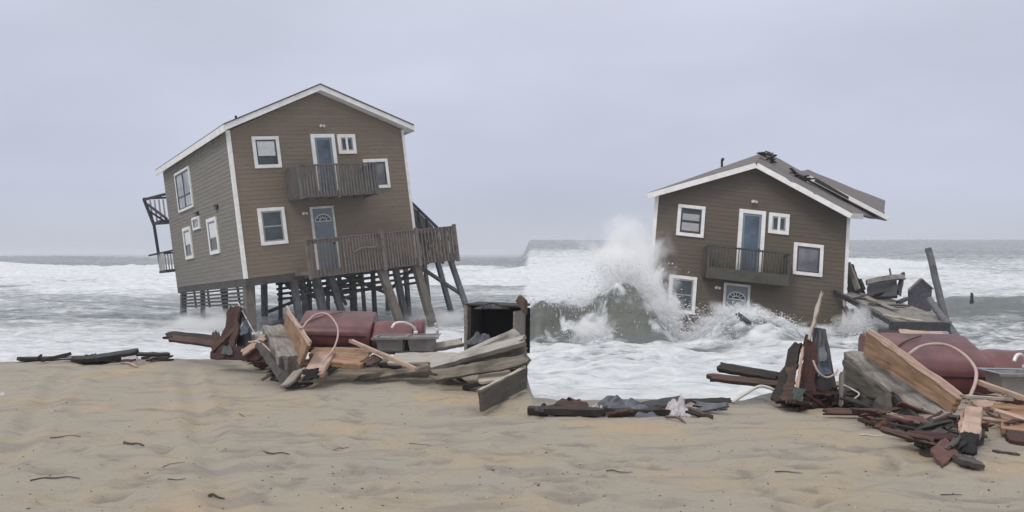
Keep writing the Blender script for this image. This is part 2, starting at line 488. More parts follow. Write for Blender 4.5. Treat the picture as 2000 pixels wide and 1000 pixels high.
def sand_relief(x, y):
    z = 0.12*(fbm(x*0.35, y*0.35, 3, 5)-0.5)
    z = z + 0.045*(fbm(x*1.1+3, y*1.9, 4, 9)-0.5)
    r = fbm(x*2.2, y*4.6, 4, 13)
    z = z + 0.026*(1-np.abs(2*r-1))**3*sst(0.38, 0.60, fbm(x*0.5, y*0.5, 2, 21))
    z = z - 0.028*sst(0.62, 0.80, vnoise(x*2.6+9, y*3.3, 33))
    # footprints and two soft wheel ruts
    for (a, b, c, s, dz) in PRINTS:
        dx = (x-a)*math.cos(c)+(y-b)*math.sin(c); dy = -(x-a)*math.sin(c)+(y-b)*math.cos(c)
        r2 = (dx/(.13*s))**2+(dy/(.05*s))**2
        z = z - dz*np.exp(-r2) + dz*.45*np.exp(-(np.sqrt(r2)-1.7)**2*3)
    for (x0, y0, x1, y1) in RUTS:
        L_ = math.hypot(x1-x0, y1-y0); d_ = np.abs((x-x0)*(y1-y0)-(y-y0)*(x1-x0))/L_ + .12*(fbm(x*.8, y*.8, 2, 61)-.5)
        along = ((x-x0)*(x1-x0)+(y-y0)*(y1-y0))/L_**2
        z = z + (-.030*np.exp(-(d_/.10)**2)+.018*np.exp(-((d_-.20)/.07)**2))*sst(-.1, .15, along)*(1-sst(.85, 1.1, along))
    return z
def print_dark_of(x, y):  # darker colour inside the deeper footprints, broken up by noise
    d = np.zeros_like(x)
    for (a, b, c, s, dz) in PRINTS:
        if dz < .013: continue
        dx = (x-a)*math.cos(c)+(y-b)*math.sin(c); dy = -(x-a)*math.sin(c)+(y-b)*math.cos(c)
        d = np.maximum(d, .8*np.exp(-((dx/(.15*s))**2+(dy/(.05*s))**2)**2)*sst(.36, .60, fbm(x*9, y*22, 3, 71)))
    return d
def ground(x, y):
    global PRINTS
    b, d = sand_base(np.array([x]), np.array([y])); keep = PRINTS
    PRINTS = [p for p in keep if abs(p[0]-x) < 1 and abs(p[1]-y) < 1]
    z = float(b[0] + sand_relief(np.array([x]), np.array([y]))[0]); PRINTS = keep
    return z

def grid_mesh(name, X, Y, Z, attrs=None, smooth=True):
    ny, nx = X.shape
    co = np.stack([X, Y, Z], -1).reshape(-1, 3)
    i = np.arange(ny*nx).reshape(ny, nx)
    q = np.stack([i[:-1,:-1], i[:-1,1:], i[1:,1:], i[1:,:-1]], -1).reshape(-1, 4)
    me = bpy.data.meshes.new(name)
    me.vertices.add(len(co)); me.vertices.foreach_set("co", co.astype(np.float32).ravel())
    me.loops.add(q.size); me.loops.foreach_set("vertex_index", q.ravel().astype(np.int32))
    me.polygons.add(len(q)); me.polygons.foreach_set("loop_start", np.arange(0, q.size, 4, dtype=np.int32))
    me.polygons.foreach_set("use_smooth", np.ones(len(q), dtype=bool) if smooth else np.zeros(len(q), dtype=bool))
    me.update(calc_edges=True)
    for k, a in (attrs or {}).items():
        at_ = me.attributes.new(k, 'FLOAT', 'POINT'); at_.data.foreach_set("value", a.astype(np.float32).ravel())
    return me

xs = np.concatenate([np.linspace(-60, -9.2, 60), np.linspace(-9, 9, 480), np.linspace(9.2, 60, 60)])
ys = np.concatenate([np.linspace(-25, 2.2, 40), np.linspace(2.3, 14, 340), np.linspace(14.2, 24, 30)])
X, Y = np.meshgrid(xs, ys)
zb, dd = sand_base(X, Y)
Z = zb + sand_relief(X, Y)
wet = sst(-0.55, 0.05, dd + 0.5*(fbm(X*0.8, Y*0.8, 3, 41)-0.5))*0.8
o = link('beach_sand', grid_mesh('beach_sand', X, Y, Z, {'wet': wet, 'print_dark': print_dark_of(X, Y)}), MATS['sand']); tag(o, kind='structure')

# ------------------------------------------------------------------ sea
SEA0 = -1.3
rows = np.concatenate([np.geomspace(8.5, 60, 300)[:-1], np.geomspace(60, 320, 190)[:-1], np.geomspace(320, 4000, 60)])
ts = np.linspace(-1.15, 1.15, 700)
T, Y = np.meshgrid(ts, rows)
X = T*Y
PX = 1000 + 1500*T
right = sst(1018, 1036, PX)
def win(a, b, soft, v): return sst(a, a+soft, v)*(1-sst(b-soft, b, v))
Z = np.full_like(X, SEA0)
# run-up of the wash towards the beach
Z += 0.55*(1-sst(12, 27, Y))
# storm swell bank far out on the right
Z += right*(9.7*sst(60, 400, Y))*(1+0.06*(fbm(X*0.02, Y*0.0+3.3, 3, 77)-0.5))
# small chop
Z += (0.10+0.25*sst(40, 120, Y))*(fbm(X*0.55, Y*1.1, 4, 51)-0.5)*2
Z += 0.10*(fbm(X*1.6, Y*3.0, 3, 57)-0.5)*(1-sst(40, 90, Y))
foam = np.full_like(X, 0.0)
# breaker ridges
for k, (Y0, A, wf, wb, sd) in enumerate([(42, .35, 1.2, 3, 1), (58, .6, 1.6, 5, 2), (76, .8, 2, 7, 3), (100, 1.9, 3, 10, 4), (135, 2.1, 4, 14, 5), (190, 1.6, 7, 22, 6), (270, 2.0, 10, 30, 7)]):
    yc = Y0*(1 + 0.13*(fbm(X/Y0*2.2, X*0+sd*7.7, 3, 60+k)-0.5))
    amp = A*sst(0.30, 0.72, fbm(X/Y0*3.0+sd*5, X*0+1.7, 3, 80+k))*(1-0.55*right)
    u = Y-yc
    prof = np.where(u < 0, np.exp(-(u/wf)**2), np.exp(-(u/wb)**2))
    Z += amp*prof
    if Y0 < 180:
        foam += 0.65*np.minimum(amp, 1.2)*np.where(u < 0, np.exp(-(u/(wf*2.2))**2), np.exp(-(u/(wb*.55))**2))
# foam by zone
L = 1-right
zl = np.interp(Y, [8, 22, 27, 31, 36, 48, 56, 64, 92, 100, 170, 195, 9000], [.95, .95, .86, .62, .40, .40, .46, .50, .42, .42, .32, .12, .02])
zr_l = np.interp(Y, [8, 16, 21, 25, 30, 60, 165, 200, 240, 9000], [.92, .92, .84, .66, .92, .95, .80, .40, .15, .05])
zr_r = np.interp(Y, [8, 17, 24, 29, 40, 47, 60, 120, 160, 210, 9000], [.9, .88, .66, .42, .40, .62, .74, .66, .40, .2, .08])
mixr = sst(1290, 1660, PX)
foam += L*zl + right*(zr_l*(1-mixr) + zr_r*mixr)
foam += 0.22*(fbm(X*0.12, Y*0.3, 4, 91)-0.5)*2
# hero wave breaking against the wreck
yc = 26.5 + 1.5*(fbm(X*0.55, X*0+4, 4, 95)-0.5) - 0.9*sst(1180, 1300, PX)
win_h = sst(1006, 1046, PX)*(1-sst(1225, 1335, PX))
amp = win_h*(1.22 + 0.75*sst(1130, 1250, PX) + 0.85*(fbm(X*0.9, Y*0.3+2, 5, 97)-0.5))
u = Y-yc
Z += amp*np.where(u < 0, np.exp(-(u/0.95)**2), np.exp(-(u/3.2)**2))
faceA = win_h*np.where(u < 0.15, np.exp(-((u+0.75)/0.75)**2), np.exp(-((u-.15)/0.25)**2)*0.4)
stk = .55*fbm(X*3.4+Z*1.2, Z*1.1+Y*.4, 5, 121)+.45*fbm(X*1.1-Z*.8, Z*1.6, 3, 122)
foam -= 1.0*faceA*(1-0.9*win(1118, 1205, 40, PX)*sst(-0.1, -0.9, u))*sst(.66, .46, stk)
foam -= 0.06*faceA
foam += 0.45*win_h*np.exp(-((u-.15)/.35)**2)*sst(.35, .6, fbm(X*1.8, X*0+6, 3, 123))
Z += 0.34*faceA*(fbm(X*1.5, Y*1.8, 5, 125)-.5)*2
foam += 0.5*win_h*sst(0.2, 1.2, u)*(1-sst(8, 14, u))
face = np.clip(faceA*1.3, 0, 1)
# smaller dark trough ahead of the hero wave, foam heap before the house
rg = 1-np.abs(2*fbm(X*0.95, Y*0.95, 4, 99)-1)
heap = win(1320, 1600, 110, PX)*np.exp(-((Y-25.6)/1.6)**2)
rg = .5*rg+.5*fbm(X*1.6, Y*1.2, 4, 97)
Z += heap*(0.05+1.35*rg*sst(.2, .8, fbm(X*.5+4, Y*.35, 2, 98)+.15))
foam += heap*(1.5*rg-0.85)
churn = sst(1020, 1060, PX)*(1-sst(30, 36, Y))*sst(14, 19, Y)
rg2 = 1-np.abs(2*fbm(X*0.7+7, Y*1.5, 4, 131)-1)
Z += churn*0.28*(rg2-.6)
foam += churn*0.95*(rg2-.76)
# small swell right of the wreck
yc = 38 + 1.2*(fbm(X*0.15, X*0, 2, 103)-0.5)
u = Y-yc; a = 0.85*sst(1780, 1860, PX)
Z += a*np.where(u < 0, np.exp(-(u/1.1)**2), np.exp(-(u/3)**2))
foam -= 0.35*a*np.exp(-((u+0.8)/1.2)**2)
near = (1-sst(20, 40, Y))
Z += near*0.12*(fbm(X*0.9, Y*1.3, 4, 107)-0.5)*2*right
# surface agitation of thick foam
Z += 0.14*np.clip(foam, 0, 1)*(fbm(X*2.1, Y*2.6, 3, 111)-0.5)*(1-sst(35, 70, Y))
o = link('sea_water', grid_mesh('sea_water', X, Y, Z, {'foam': foam, 'face': face}), MATS['sea_water']); tag(o, kind='structure')
SEA_X, SEA_Y, SEA_Z = X, Y, Z
def sea_z(x, y):
    j = int(np.clip(np.searchsorted(rows, y), 0, len(rows)-1)); i = int(np.clip(np.searchsorted(ts, x/y), 0, len(ts)-1))
    return float(SEA_Z[j, i])
# ------------------------------------------------------------------ houses
def pose(yaw, pitch, roll, loc):
    return (Matrix.Translation(loc) @ Matrix.Rotation(math.radians(yaw), 4, 'Z') @ Matrix.Rotation(math.radians(pitch), 4, 'X')
            @ Matrix.Rotation(math.radians(roll), 4, 'Y'))
HW, HH, HR, HD = 3.75, 5.60, 1.55, 10.36     # half width, eave height, gable rise, depth

def siding_wall(name, m, parent, fn, width, z1, course=0.165, lap=0.012):
    """lapped clapboard courses; fn(u, out, z) maps to house space; width(z) -> (u0, u1)"""
    mb = MB(); z = 0.0
    while z < z1-0.01:
        za, zb_ = z, min(z+course, z1)
        a0, a1 = width(za); b0, b1 = width(zb_)
        vs = [fn(a0, lap, za), fn(a1, lap, za), fn(b1, 0.002, zb_), fn(b0, 0.002, zb_), fn(a0, 0, za), fn(a1, 0, za)]
        mb.add(vs, [(0,1,2,3), (4,5,1,0)])
        z = zb_
    # backing sheet gives the wall its thickness
    a0, a1 = width(0); top = [(width(z1)[1], z1), (width(z1)[0], z1)]
    hips = [(width(HH)[1], HH), (width(HH)[0], HH)] if z1 > HH else []
    poly = [(a0, 0), (a1, 0)] + hips[:1] + top + hips[1:]
    mb.prism(poly, lambda p: fn(p[0], -0.004, p[1]), lambda p: fn(p[0], -0.12, p[1]))
    me = mb.mesh(name)
    return link(name, me, m, parent)

def ring(mb, fn, u0, u1, z0, z1, w, o0, o1):
    """picture-frame of four butted boards between offsets o0..o1 out of the wall"""
    def bx(a, b, c, d):
        vs = [fn(u, oo, z) for oo in (o0, o1) for z in (c, d) for u in (a, b)]
        mb.add(vs, [(0,1,3,2), (4,6,7,5), (0,4,5,1), (2,3,7,6), (0,2,6,4), (1,5,7,3)])
    bx(u0, u1, z1-w, z1); bx(u0, u1, z0, z0+w); bx(u0, u0+w, z0+w, z1-w); bx(u1-w, u1, z0+w, z1-w)
def slab(mb, fn, u0, u1, z0, z1, o0, o1):
    vs = [fn(u, oo, z) for oo in (o0, o1) for z in (z0, z1) for u in (u0, u1)]
    return mb.add(vs, [(0,1,3,2), (4,6,7,5), (0,4,5,1), (2,3,7,6), (0,2,6,4), (1,5,7,3)])

def window(root, fn, u0, u1, z0, z1, kind, w=0.13, name='window', trim='trim', label=None):
    mb = MB(); ring(mb, fn, u0, u1, z0, z1, w, 0.0, 0.075)
    fr = mb.build(name, MATS[trim], root, bevel=0.008)
    if label: fr["label"] = label
    a, b, c, d = u0+w, u1-w, z0+w, z1-w
    sash = MB(); ring(sash, fn, a, b, c, d, 0.055, 0.022, 0.055)
    glassm = 'glass_dark'
    if kind == 'blind':                       # pale blind drawn over the upper two thirds
        zz = c+(d-c)*0.36
        q = MB(); n = 12
        for i in range(n):
            h = (d-0.06-zz)/n
            slab(q, fn, a+0.06, b-0.06, zz+i*h, zz+i*h+h*0.86, 0.031, 0.037)
        q.build('blind', MATS['blind'], fr)
        slab(sash, fn, a+0.055, b-0.055, zz-0.05, zz-0.005, 0.022, 0.050)
    elif kind == 'half':                      # two grey half-drawn shades
        for za, zb_ in ((c+(d-c)*0.10, c+(d-c)*0.42), (c+(d-c)*0.50, c+(d-c)*0.78)):
            q = MB(); slab(q, fn, a+0.07, b-0.07, za, zb_, 0.031, 0.037); q.build('blind', MATS['blind_grey'], fr)
        slab(sash, fn, a+0.055, b-0.055, (c+d)/2-0.03, (c+d)/2+0.02, 0.022, 0.050)
    elif kind == 'hung':
        slab(sash, fn, a+0.055, b-0.055, (c+d)/2-0.03, (c+d)/2+0.025, 0.022, 0.050)
    elif kind == 'slider':
        q = MB(); slab(q, fn, (a+b)/2-0.045, (a+b)/2+0.045, c, d, 0.022, 0.066); q.build('mullion', MATS[trim], fr)
    elif kind == 'grey':
        glassm = 'glass_grey'
    elif kind == 'fourlight':
        slab(sash, fn, (a+b)/2-0.05, (a+b)/2+0.05, c+0.055, d-0.055, 0.022, 0.052)
        slab(sash, fn, a+0.055, (a+b)/2-0.05, c+(d-c)*.33, c+(d-c)*.33+0.06, 0.022, 0.050)
        slab(sash, fn, (a+b)/2+0.05, b-0.055, c+(d-c)*.33, c+(d-c)*.33+0.06, 0.022, 0.050)
        glassm = 'glass_pale'
    elif kind == 'narrow':
        q = MB(); slab(q, fn, a+0.09, b-0.09, c+(d-c)*0.45, d-0.08, 0.031, 0.037); q.build('blind', MATS['blind'], fr)
        slab(sash, fn, a+0.055, b-0.055, c+(d-c)*.42, c+(d-c)*.45, 0.022, 0.050)
    elif kind == 'tiny':
        glassm = 'glass_pale'
    sash.build('sash', MATS['sash_grey' if kind in ('hung', 'narrow', 'tiny', 'slider') else 'sash'], fr)
    g = MB(); slab(g, fn, a+0.003, b-0.003, c+0.003, d-0.003, 0.002, 0.027); g.build('pane', MATS[glassm], fr)
    return fr

def front(u, out_, z): return (u, -out_, z)

def glass_door(root):
    fn = front; u0, u1, z0, z1 = -.515, .515, 2.86, 5.45
    mb = MB(); slab(mb, fn, u0, u1, z1-.15, z1, 0, .08); slab(mb, fn, u0, u0+.15, z0, z1-.15, 0, .08); slab(mb, fn, u1-.15, u1, z0, z1-.15, 0, .08)
    d = mb.build('door', MATS['trim'], root, bevel=0.008); d["label"] = "upper glazed balcony door in a wide white frame"
    a, b = u0+.15, u1-.15
    q = MB(); ring(q, fn, a, b, z0, z1-.15, .09, .02, .055); q.build('door_leaf', MATS['door_blue'], d, bevel=0.004)
    q = MB(); slab(q, fn, a+.09, b-.09, z0+.09, z1-.24, .02, .038); q.build('pane', MATS['glass_blue'], d)
    q = MB(); slab(q, fn, b-.07, b-.03, 3.85, 3.97, .055, .10); q.build('handle', MATS['hardware'], d)
    return d

def entry_door(root):
    fn = front; u0, u1, z0, z1 = -.91, .10, .0, 2.53
    mb = MB(); slab(mb, fn, u0, u1, z1-.09, z1, 0, .075); slab(mb, fn, u0, u0+.09, z0, z1-.09, 0, .075); slab(mb, fn, u1-.09, u1, z0, z1-.09, 0, .075)
    d = mb.build('door', MATS['trim_dull'], root, bevel=0.006); d["label"] = "lower grey entry door with a half round fanlight"
    a, b = u0+.09, u1-.09
    q = MB(); slab(q, fn, a, b, z0+.01, z1-.09, .01, .045)
    for ua, ub, za, zb_ in ((a+.12, (a+b)/2-.05, .25, .85), ((a+b)/2+.05, b-.12, .25, .85), (a+.12, (a+b)/2-.05, 1.0, 1.75), ((a+b)/2+.05, b-.12, 1.0, 1.75)):
        ring(q, fn, ua, ub, za, zb_, .035, .045, .055)
    q.build('door_leaf', MATS['door_grey'], d, bevel=0.004)
    # half-round light with radiating bars
    cu, cz, R = (a+b)/2, 1.93, .34
    pts = [(cu+R*math.cos(k*math.pi/14), cz+R*.82*math.sin(k*math.pi/14)) for k in range(15)]
    q = MB(); q.prism(pts, lambda p: front(p[0], .045, p[1]), lambda p: front(p[0], .052, p[1])); q.build('fanlight', MATS['glass_dark'], d)
    q = MB()
    arc = [Vector(front(p[0], .056, p[1])) for p in pts]
    q.tube(arc, .022, 6); q.tube([arc[-1], arc[0]], .022, 6)
    arc2 = [Vector(front(cu+(p[0]-cu)*.45, .056, cz+(p[1]-cz)*.45)) for p in pts]; q.tube(arc2, .014, 6)
    for k in (3, 5, 7, 9, 11):
        q.tube([arc2[k], arc[k]], .012, 6)
    q.build('fanlight_bars', MATS['trim_dull'], d)
    q = MB(); q.tube([front(b-.09, .045, 1.0), front(b-.09, .10, 1.0)], .045, 10); q.build('handle', MATS['hardware'], d)
    q = MB(); q.tube([front(b-.09, .045, 1.16), front(b-.09, .07, 1.16)], .035, 10); q.build('lock', MATS['hardware'], d)
    return d

def wall_lamp(root, u, z, s=1.0):
    q = MB()
    q.tube([front(u, 0, z), front(u, .05, z)], .085*s, 12)
    for dx in (-.08, .08):
        q.tube([front(u+dx*s, .04, z), front(u+dx*1.3*s, .16, z-.05*s)], .05*s, 10, taper=1.5)
    return q.build('wall_lamp', MATS['lamp_white'], root)

def balcony(root, u0, u1, depth, z0, ztop, mat, thin=False):
    q = MB()
    q.box(u0, u1, -depth, -0.03, z0+.12, z0+.16)                      # floor boards
    q.box(u0, u1, -depth-.04, -depth, z0-.02, z0+.22)                 # rim joists
    q.box(u0-.04, u0, -depth-.04, -.03, z0-.02, z0+.22); q.box(u1, u1+.04, -depth-.04, -.03, z0-.02, z0+.22)
    for k in range(1, 6):
        u = u0+(u1-u0)*k/6; q.box(u-.02, u+.02, -depth, -.03, z0, z0+.118)
    if thin: q.box(u0-.04, u1+.04, -depth-.10, -depth-.045, z0-.10, z0+.32)
    b = q.build('balcony', MATS[mat], root)
    # rails
    q = MB()
    q.box(u0-.05, u1+.05, -depth-.09, -depth+.03, ztop-.05, ztop)
    q.box(u0-.05, u0+.06, -depth+.03, -.03, ztop-.05, ztop); q.box(u1-.06, u1+.05, -depth+.03, -.03, ztop-.05, ztop)
    for (x, y) in ((u0, -depth), (u1, -depth), (u0, -.09), (u1, -.09)):
        q.box(x-.05, x+.05, y-.05, y+.05, z0-.05, ztop-.052)
    n = int((u1-u0)/.125)
    for k in range(1, n):
        u = u0+(u1-u0)*k/n + random.uniform(-.012, .012); w = random.uniform(.014, .02) if thin else random.uniform(.03, .043)
        q.box(u-w, u+w, -depth-.08, -depth-.045, z0+(.30 if thin else .02), ztop-.055)
    n = int(depth/.13)
    for x in (u0-.085, u1+.045):
        for k in range(1, n):
            y = -depth + depth*k/n; q.box(x, x+.035, y-.042, y+.042, z0+.02, ztop-.055)
    q.build('railing', MATS[mat], b)
    return b

def front_openings(root, wet=False):
    window(root, front, -2.89, -1.83, 4.15, 5.38, 'half' if wet else 'blind', label="upper left window with a drawn blind")
    window(root, front, .64, 1.435, 4.62, 5.435, 'slider', w=.14, label="small two pane sliding window beside the balcony door")
    window(root, front, 1.67, 2.81, 3.13, 4.375, 'grey', label="right window at balcony level with a plain grey pane")
    window(root, front, -3.01, -1.95, 1.175, 2.61, 'hung', label="lower left double hung window")
    glass_door(root); entry_door(root)
    wall_lamp(root, .01, 5.80, .72); wall_lamp(root, -1.17, 2.31, .68)

def gable(z): 
    w = HW if z <= HH else HW*(HH+HR-z)/HR
    return (-w, w)

# ---- the house still standing on its piles
ML = pose(36.742, -3.755, -5.783, (-7.071, 31.208, 1.1235))
A = empty('beach_house', ML)
tag(A, "two storey brown house still standing, leaning on tall wooden piles above the surf", "house", "beach houses in the surf")
siding_wall('front_wall', MATS['siding_brown'], A, front, gable, HH+HR-.02)
siding_wall('side_wall', MATS['siding_grey'], A, lambda u, o_, z: (-HW-o_, u, z), lambda z: (0.0, HD), HH)
siding_wall('side_wall', MATS['siding_brown'], A, lambda u, o_, z: (HW+o_, u, z), lambda z: (0.0, HD), HH)
siding_wall('back_wall', MATS['siding_brown'], A, lambda u, o_, z: (u, HD+o_, z), gable, HH+HR-.02)
q = MB(); q.box(-HW+.13, HW-.13, .13, HD-.13, -.06, .02)
for k in range(12):
    y = .3+k*(HD-.6)/11; q.box(-HW+.1, HW-.1, y-.03, y+.03, -.30, -.062)
q.box(-HW, -HW+.09, 0, HD, -.30, -.003); q.box(HW-.09, HW, 0, HD, -.30, -.003); q.box(-HW+.092, HW-.092, 0, .08, -.30, -.003)
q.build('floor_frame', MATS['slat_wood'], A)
front_openings(A)
left = lambda u, o_, z: (-HW-o_, u, z)
window(A, left, 5.65, 8.15, 3.38, 5.18, 'fourlight', w=.10, label="large four light window under the eave")
window(A, left, 5.05, 6.15, 2.38, 2.93, 'tiny', w=.10, label="tiny square window on the side wall")
window(A, left, 6.65, 7.92, 1.19, 2.63, 'narrow', w=.14, label="sash window nearer the sea on the side wall")
window(A, left, 2.65, 3.97, 1.16, 2.65, 'narrow', w=.14, label="sash window nearer the front corner on the side wall")
for y, z in ((2.4, 2.97), (5.25, 3.0)):
    q = MB(); slab(q, left, y-.16, y+.16, z-.07, z+.07, .0, .09); slab(q, left, y-.19, y+.19, z+.07, z+.10, 0, .13); q.build('wall_vent', MATS['hardware'], A)
for x in (-HW, HW):
    q = MB(); sx = -1 if x < 0 else 1
    q.box(x-.085 if sx > 0 else x-.035, x+.035 if sx > 0 else x+.085, -.045, -.002, 0, HH+.02)
    q.box(x+.003 if sx > 0 else x-.045, x+.045 if sx > 0 else x-.003, -.002, .10, 0, HH+.02)
    q.build('corner_trim', MATS['trim'], A)
# roof: two slabs with white rake boards, eave fascia and soffit
SL = .405; RZ = 7.42; YF, YB = -.42, HD+.42; EL, ER = -3.98, 4.08
def rz(u): return RZ - SL*abs(u)
q = MB()
for e in (EL, ER):
    q.prism([(0, rz(0)), (e, rz(e)), (e, rz(e)-.05), (0, rz(0)-.05)], lambda p: (p[0], YF-.05, p[1]), lambda p: (p[0], YB+.05, p[1]))
roof = q.build('roof', MATS['shingles'], A)
for y0, y1 in ((YF-.02, YF+.02), (YB-.02, YB+.02)):
    for e in (EL, ER):
        q = MB(); q.prism([(0, rz(0)-.052), (e, rz(e)-.052), (e, rz(e)-.26), (0, rz(0)-.26)], lambda p: (p[0], y0, p[1]), lambda p: (p[0], y1, p[1]))
        q.build('rake_board', MATS['trim'], roof)
q = MB()
for e, s in ((EL, -1), (ER, 1)):
    q.box(min(e-s*.01, e+s*.03), max(e-s*.01, e+s*.03), YF-.02, YB+.02, rz(e)-.30, rz(e)-.055)
q.build('eave_fascia', MATS['trim'], roof)
q = MB()
for e in (EL, ER):
    q.prism([(0, rz(0)-.21), (e*.995, rz(e*.995)-.21), (e*.995, rz(e*.995)-.25), (0, rz(0)-.25)], lambda p: (p[0], YF+.022, p[1]), lambda p: (p[0], YB-.022, p[1]))
q.build('soffit', MATS['soffit'], roof)
q = MB(); q.tube([(-2.7, 2.0, rz(2.7)-.1), (-2.7, 2.0, rz(2.7)+.28)], .05, 10); q.build('vent_pipe', MATS['hardware'], roof)
balcony(A, -1.66, 1.58, 1.2, 2.80, 4.06, 'balcony_wood')
# front deck, running past the right corner of the house
q = MB()
DU0, DU1, DY = -1.8, 4.74, -1.5
q.box(DU0, DU1, DY, -.03, -.06, -.02); q.box(HW+.06, DU1, -.03, 3.4, -.06, -.02)
q.box(DU0, DU1, DY-.045, DY-.003, -.28, -.0); q.box(DU0-.045, DU0-.003, DY-.045, -.03, -.14, 0); q.box(DU1+.003, DU1+.045, DY-.045, 3.4, -.28, 0)
for k in range(9):
    u = DU0+.3+k*.75; q.box(u-.02, u+.02, DY, -.03, -.26, -.064)
deck = q.build('deck', MATS['deck_wood'], A)
q = MB()
q.box(DU0-.06, DU1+.08, DY-.12, DY+.02, 1.14, 1.185)
q.box(DU0, DU1, DY-.075, DY-.04, 1.0, 1.136)
q.box(DU1-.02, DU1+.10, DY+.02, 3.4, 1.14, 1.185); q.box(DU1+.02, DU1+.055, DY, 3.4, 1.0, 1.136)
u = DU0+.07
while u < DU1:
    w = random.uniform(.010, .014) if u < -.45 else random.uniform(.026, .036)
    q.box(u-w, u+w, DY-.115, DY-.078, -.26+random.uniform(-.02, .02), 1.135); u += .15 if u < -.45 else .128 if u < HW-.9 else .17
y = DY+.15
while y < 3.3:
    q.box(DU1+.06, DU1+.095, y-.042, y+.042, -.24, 1.135); y += .16
q.build('railing', MATS['deck_wood'], deck)
for (x, y, d) in ((DU0, DY, .06), (1.28, DY-.13, .07), (2.88, DY-.13, .065), (DU1, DY-.13, .065), (DU1, .9, .05), (DU1, 3.35, .05)):
    q = MB(); q.box(x-d, x+d, y-d, y+d, -.34, 1.25); q.build('post', MATS['deck_wood'], deck, bevel=.008)
q = MB()                                   # bent board hanging on the rail
q.tube(spline([(.0, DY-.15, .52), (.35, DY-.17, .66), (.8, DY-.16, .63), (1.0, DY-.15, .66)], 5), .035, 6)
q.build('loose_board', MATS['deck_wood'], deck)
# stair to the upper floor, coming down outside the right wall behind the deck
q = MB()
def st(f, dz=0): return Vector((4.3+2.9*f, 0, 3.60-3.0*f+dz))
for y in (2.55, 3.45):
    q.beam(st(0)+Vector((0, y, -.95)), st(1)+Vector((0, y, -.95)), .06, .28)
    q.beam(st(0)+Vector((0, y, 0)), st(1)+Vector((0, y, 0)), .07, .13)
for k in range(12):
    p = st((k+.5)/12, -.88); q.box(p.x-.14, p.x+.14, 2.585, 3.415, p.z-.02, p.z+.02)
for k in range(8):
    p = st(k/7); q.box(p.x-.04, p.x+.04, 2.53, 2.60, p.z-1.0, p.z-.02)
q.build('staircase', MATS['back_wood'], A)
q = MB(); q.prism([(4.2, 3.62), (6.3, 1.44), (6.3, .55), (4.2, 2.4)], lambda p: (p[0], 2.62, p[1]), lambda p: (p[0], 2.66, p[1])); q.build('stair_boarding', MATS['balcony_wood'], A)
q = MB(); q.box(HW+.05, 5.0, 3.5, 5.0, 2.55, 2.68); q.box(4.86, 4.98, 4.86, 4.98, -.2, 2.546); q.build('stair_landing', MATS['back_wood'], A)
# seaward porch at the back
q = MB()
YB0 = HD+.15; YB1 = HD+1.5
q.box(-4.15, 2.0, YB0, YB1, 3.2, 3.32); q.box(-4.15, 2.0, YB0, YB1, .78, .90)
q.beam((-4.05, YB1, .8), (-4.12, YB1, 3.2), .12, .12); q.beam((1.9, YB1, .8), (1.9, YB1, 3.2), .12, .12)
q.beam((-4.12, YB1, 3.2), (-4.42, YB1+.1, 4.55), .13, .13); q.beam((1.9, YB1, 3.2), (2.0, YB1, 4.5), .13, .13)
q.beam((-4.45, YB1+.1, 4.55), (2.0, YB1, 4.5), .14, .09)
q.beam((-4.42, YB1+.1, 4.5), (-3.76, YB0, 4.55), .10, .12); q.beam((-4.3, YB1, 4.25), (-3.8, YB0, 3.35), .08, .10)
q.beam((-4.25, YB1, 3.9), (-3.6, YB1, 3.35), .08, .08)
q.beam((-4.2, YB1, 1.75), (2, YB1, 1.75), .10, .08); q.beam((-4.5, YB1+.05, 1.72), (-3.7, YB0, 1.80), .09, .08)
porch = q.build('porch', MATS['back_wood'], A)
q = MB()
for k in range(46):
    u = -4.05+k*.13; q.box(u-.03, u+.03, YB1-.02, YB1+.02, .9, 1.71)
for k in range(5):
    y = YB0+.2+k*.24; q.box(-4.15, -4.11, y-.03, y+.03, .9, 1.73)
q.build('railing', MATS['trim_dull'], porch); q = MB()
for k in range(30):
    u = -4.15+k*.2; q.box(u-.04, u+.04, YB1+.02, YB1+.05, 3.35, 4.46)
q.build('upper_railing', MATS['trim_dull'], porch)
# slatted skirting below the side wall
q = MB()
for k in range(5):
    z = -.36-.15*k
    q.box(-HW+.02, -HW+.07, .55+.05*k, HD-.3, z-.045, z+.03)
for y in (1.4, 3.6, 5.6, 7.8):
    q.box(-HW+.075, -HW+.12, y-.09, y+.09, -1.05, -.302)
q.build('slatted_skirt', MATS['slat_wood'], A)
q = MB()
for k in range(4):
    z = -.40-.24*k
    q.box(-1.0, HW-.3, 3.0, 3.05, z-.06, z+.06)
    q.box(-.4, HW-.3, 6.2, 6.25, z-.08, z+.04)
    q.box(.2, 4.4, .75, .80, z-.02, z+.09)
q.beam((.5, .9, -.3), (2.8, .9, -1.5), .05, .14); q.beam((4.2, .9, -.3), (2.4, .9, -1.4), .05, .14); q.beam((-1.6, .9, -.3), (-.2, .9, -1.6), .05, .13)
q.beam((-2, 3.1, -1.5), (2.5, 3.1, -.5), .05, .14); q.beam((0, 6.1, -.5), (3.2, 6.1, -1.6), .05, .14)
q.build('floor_bracing', MATS['slat_wood'], A)
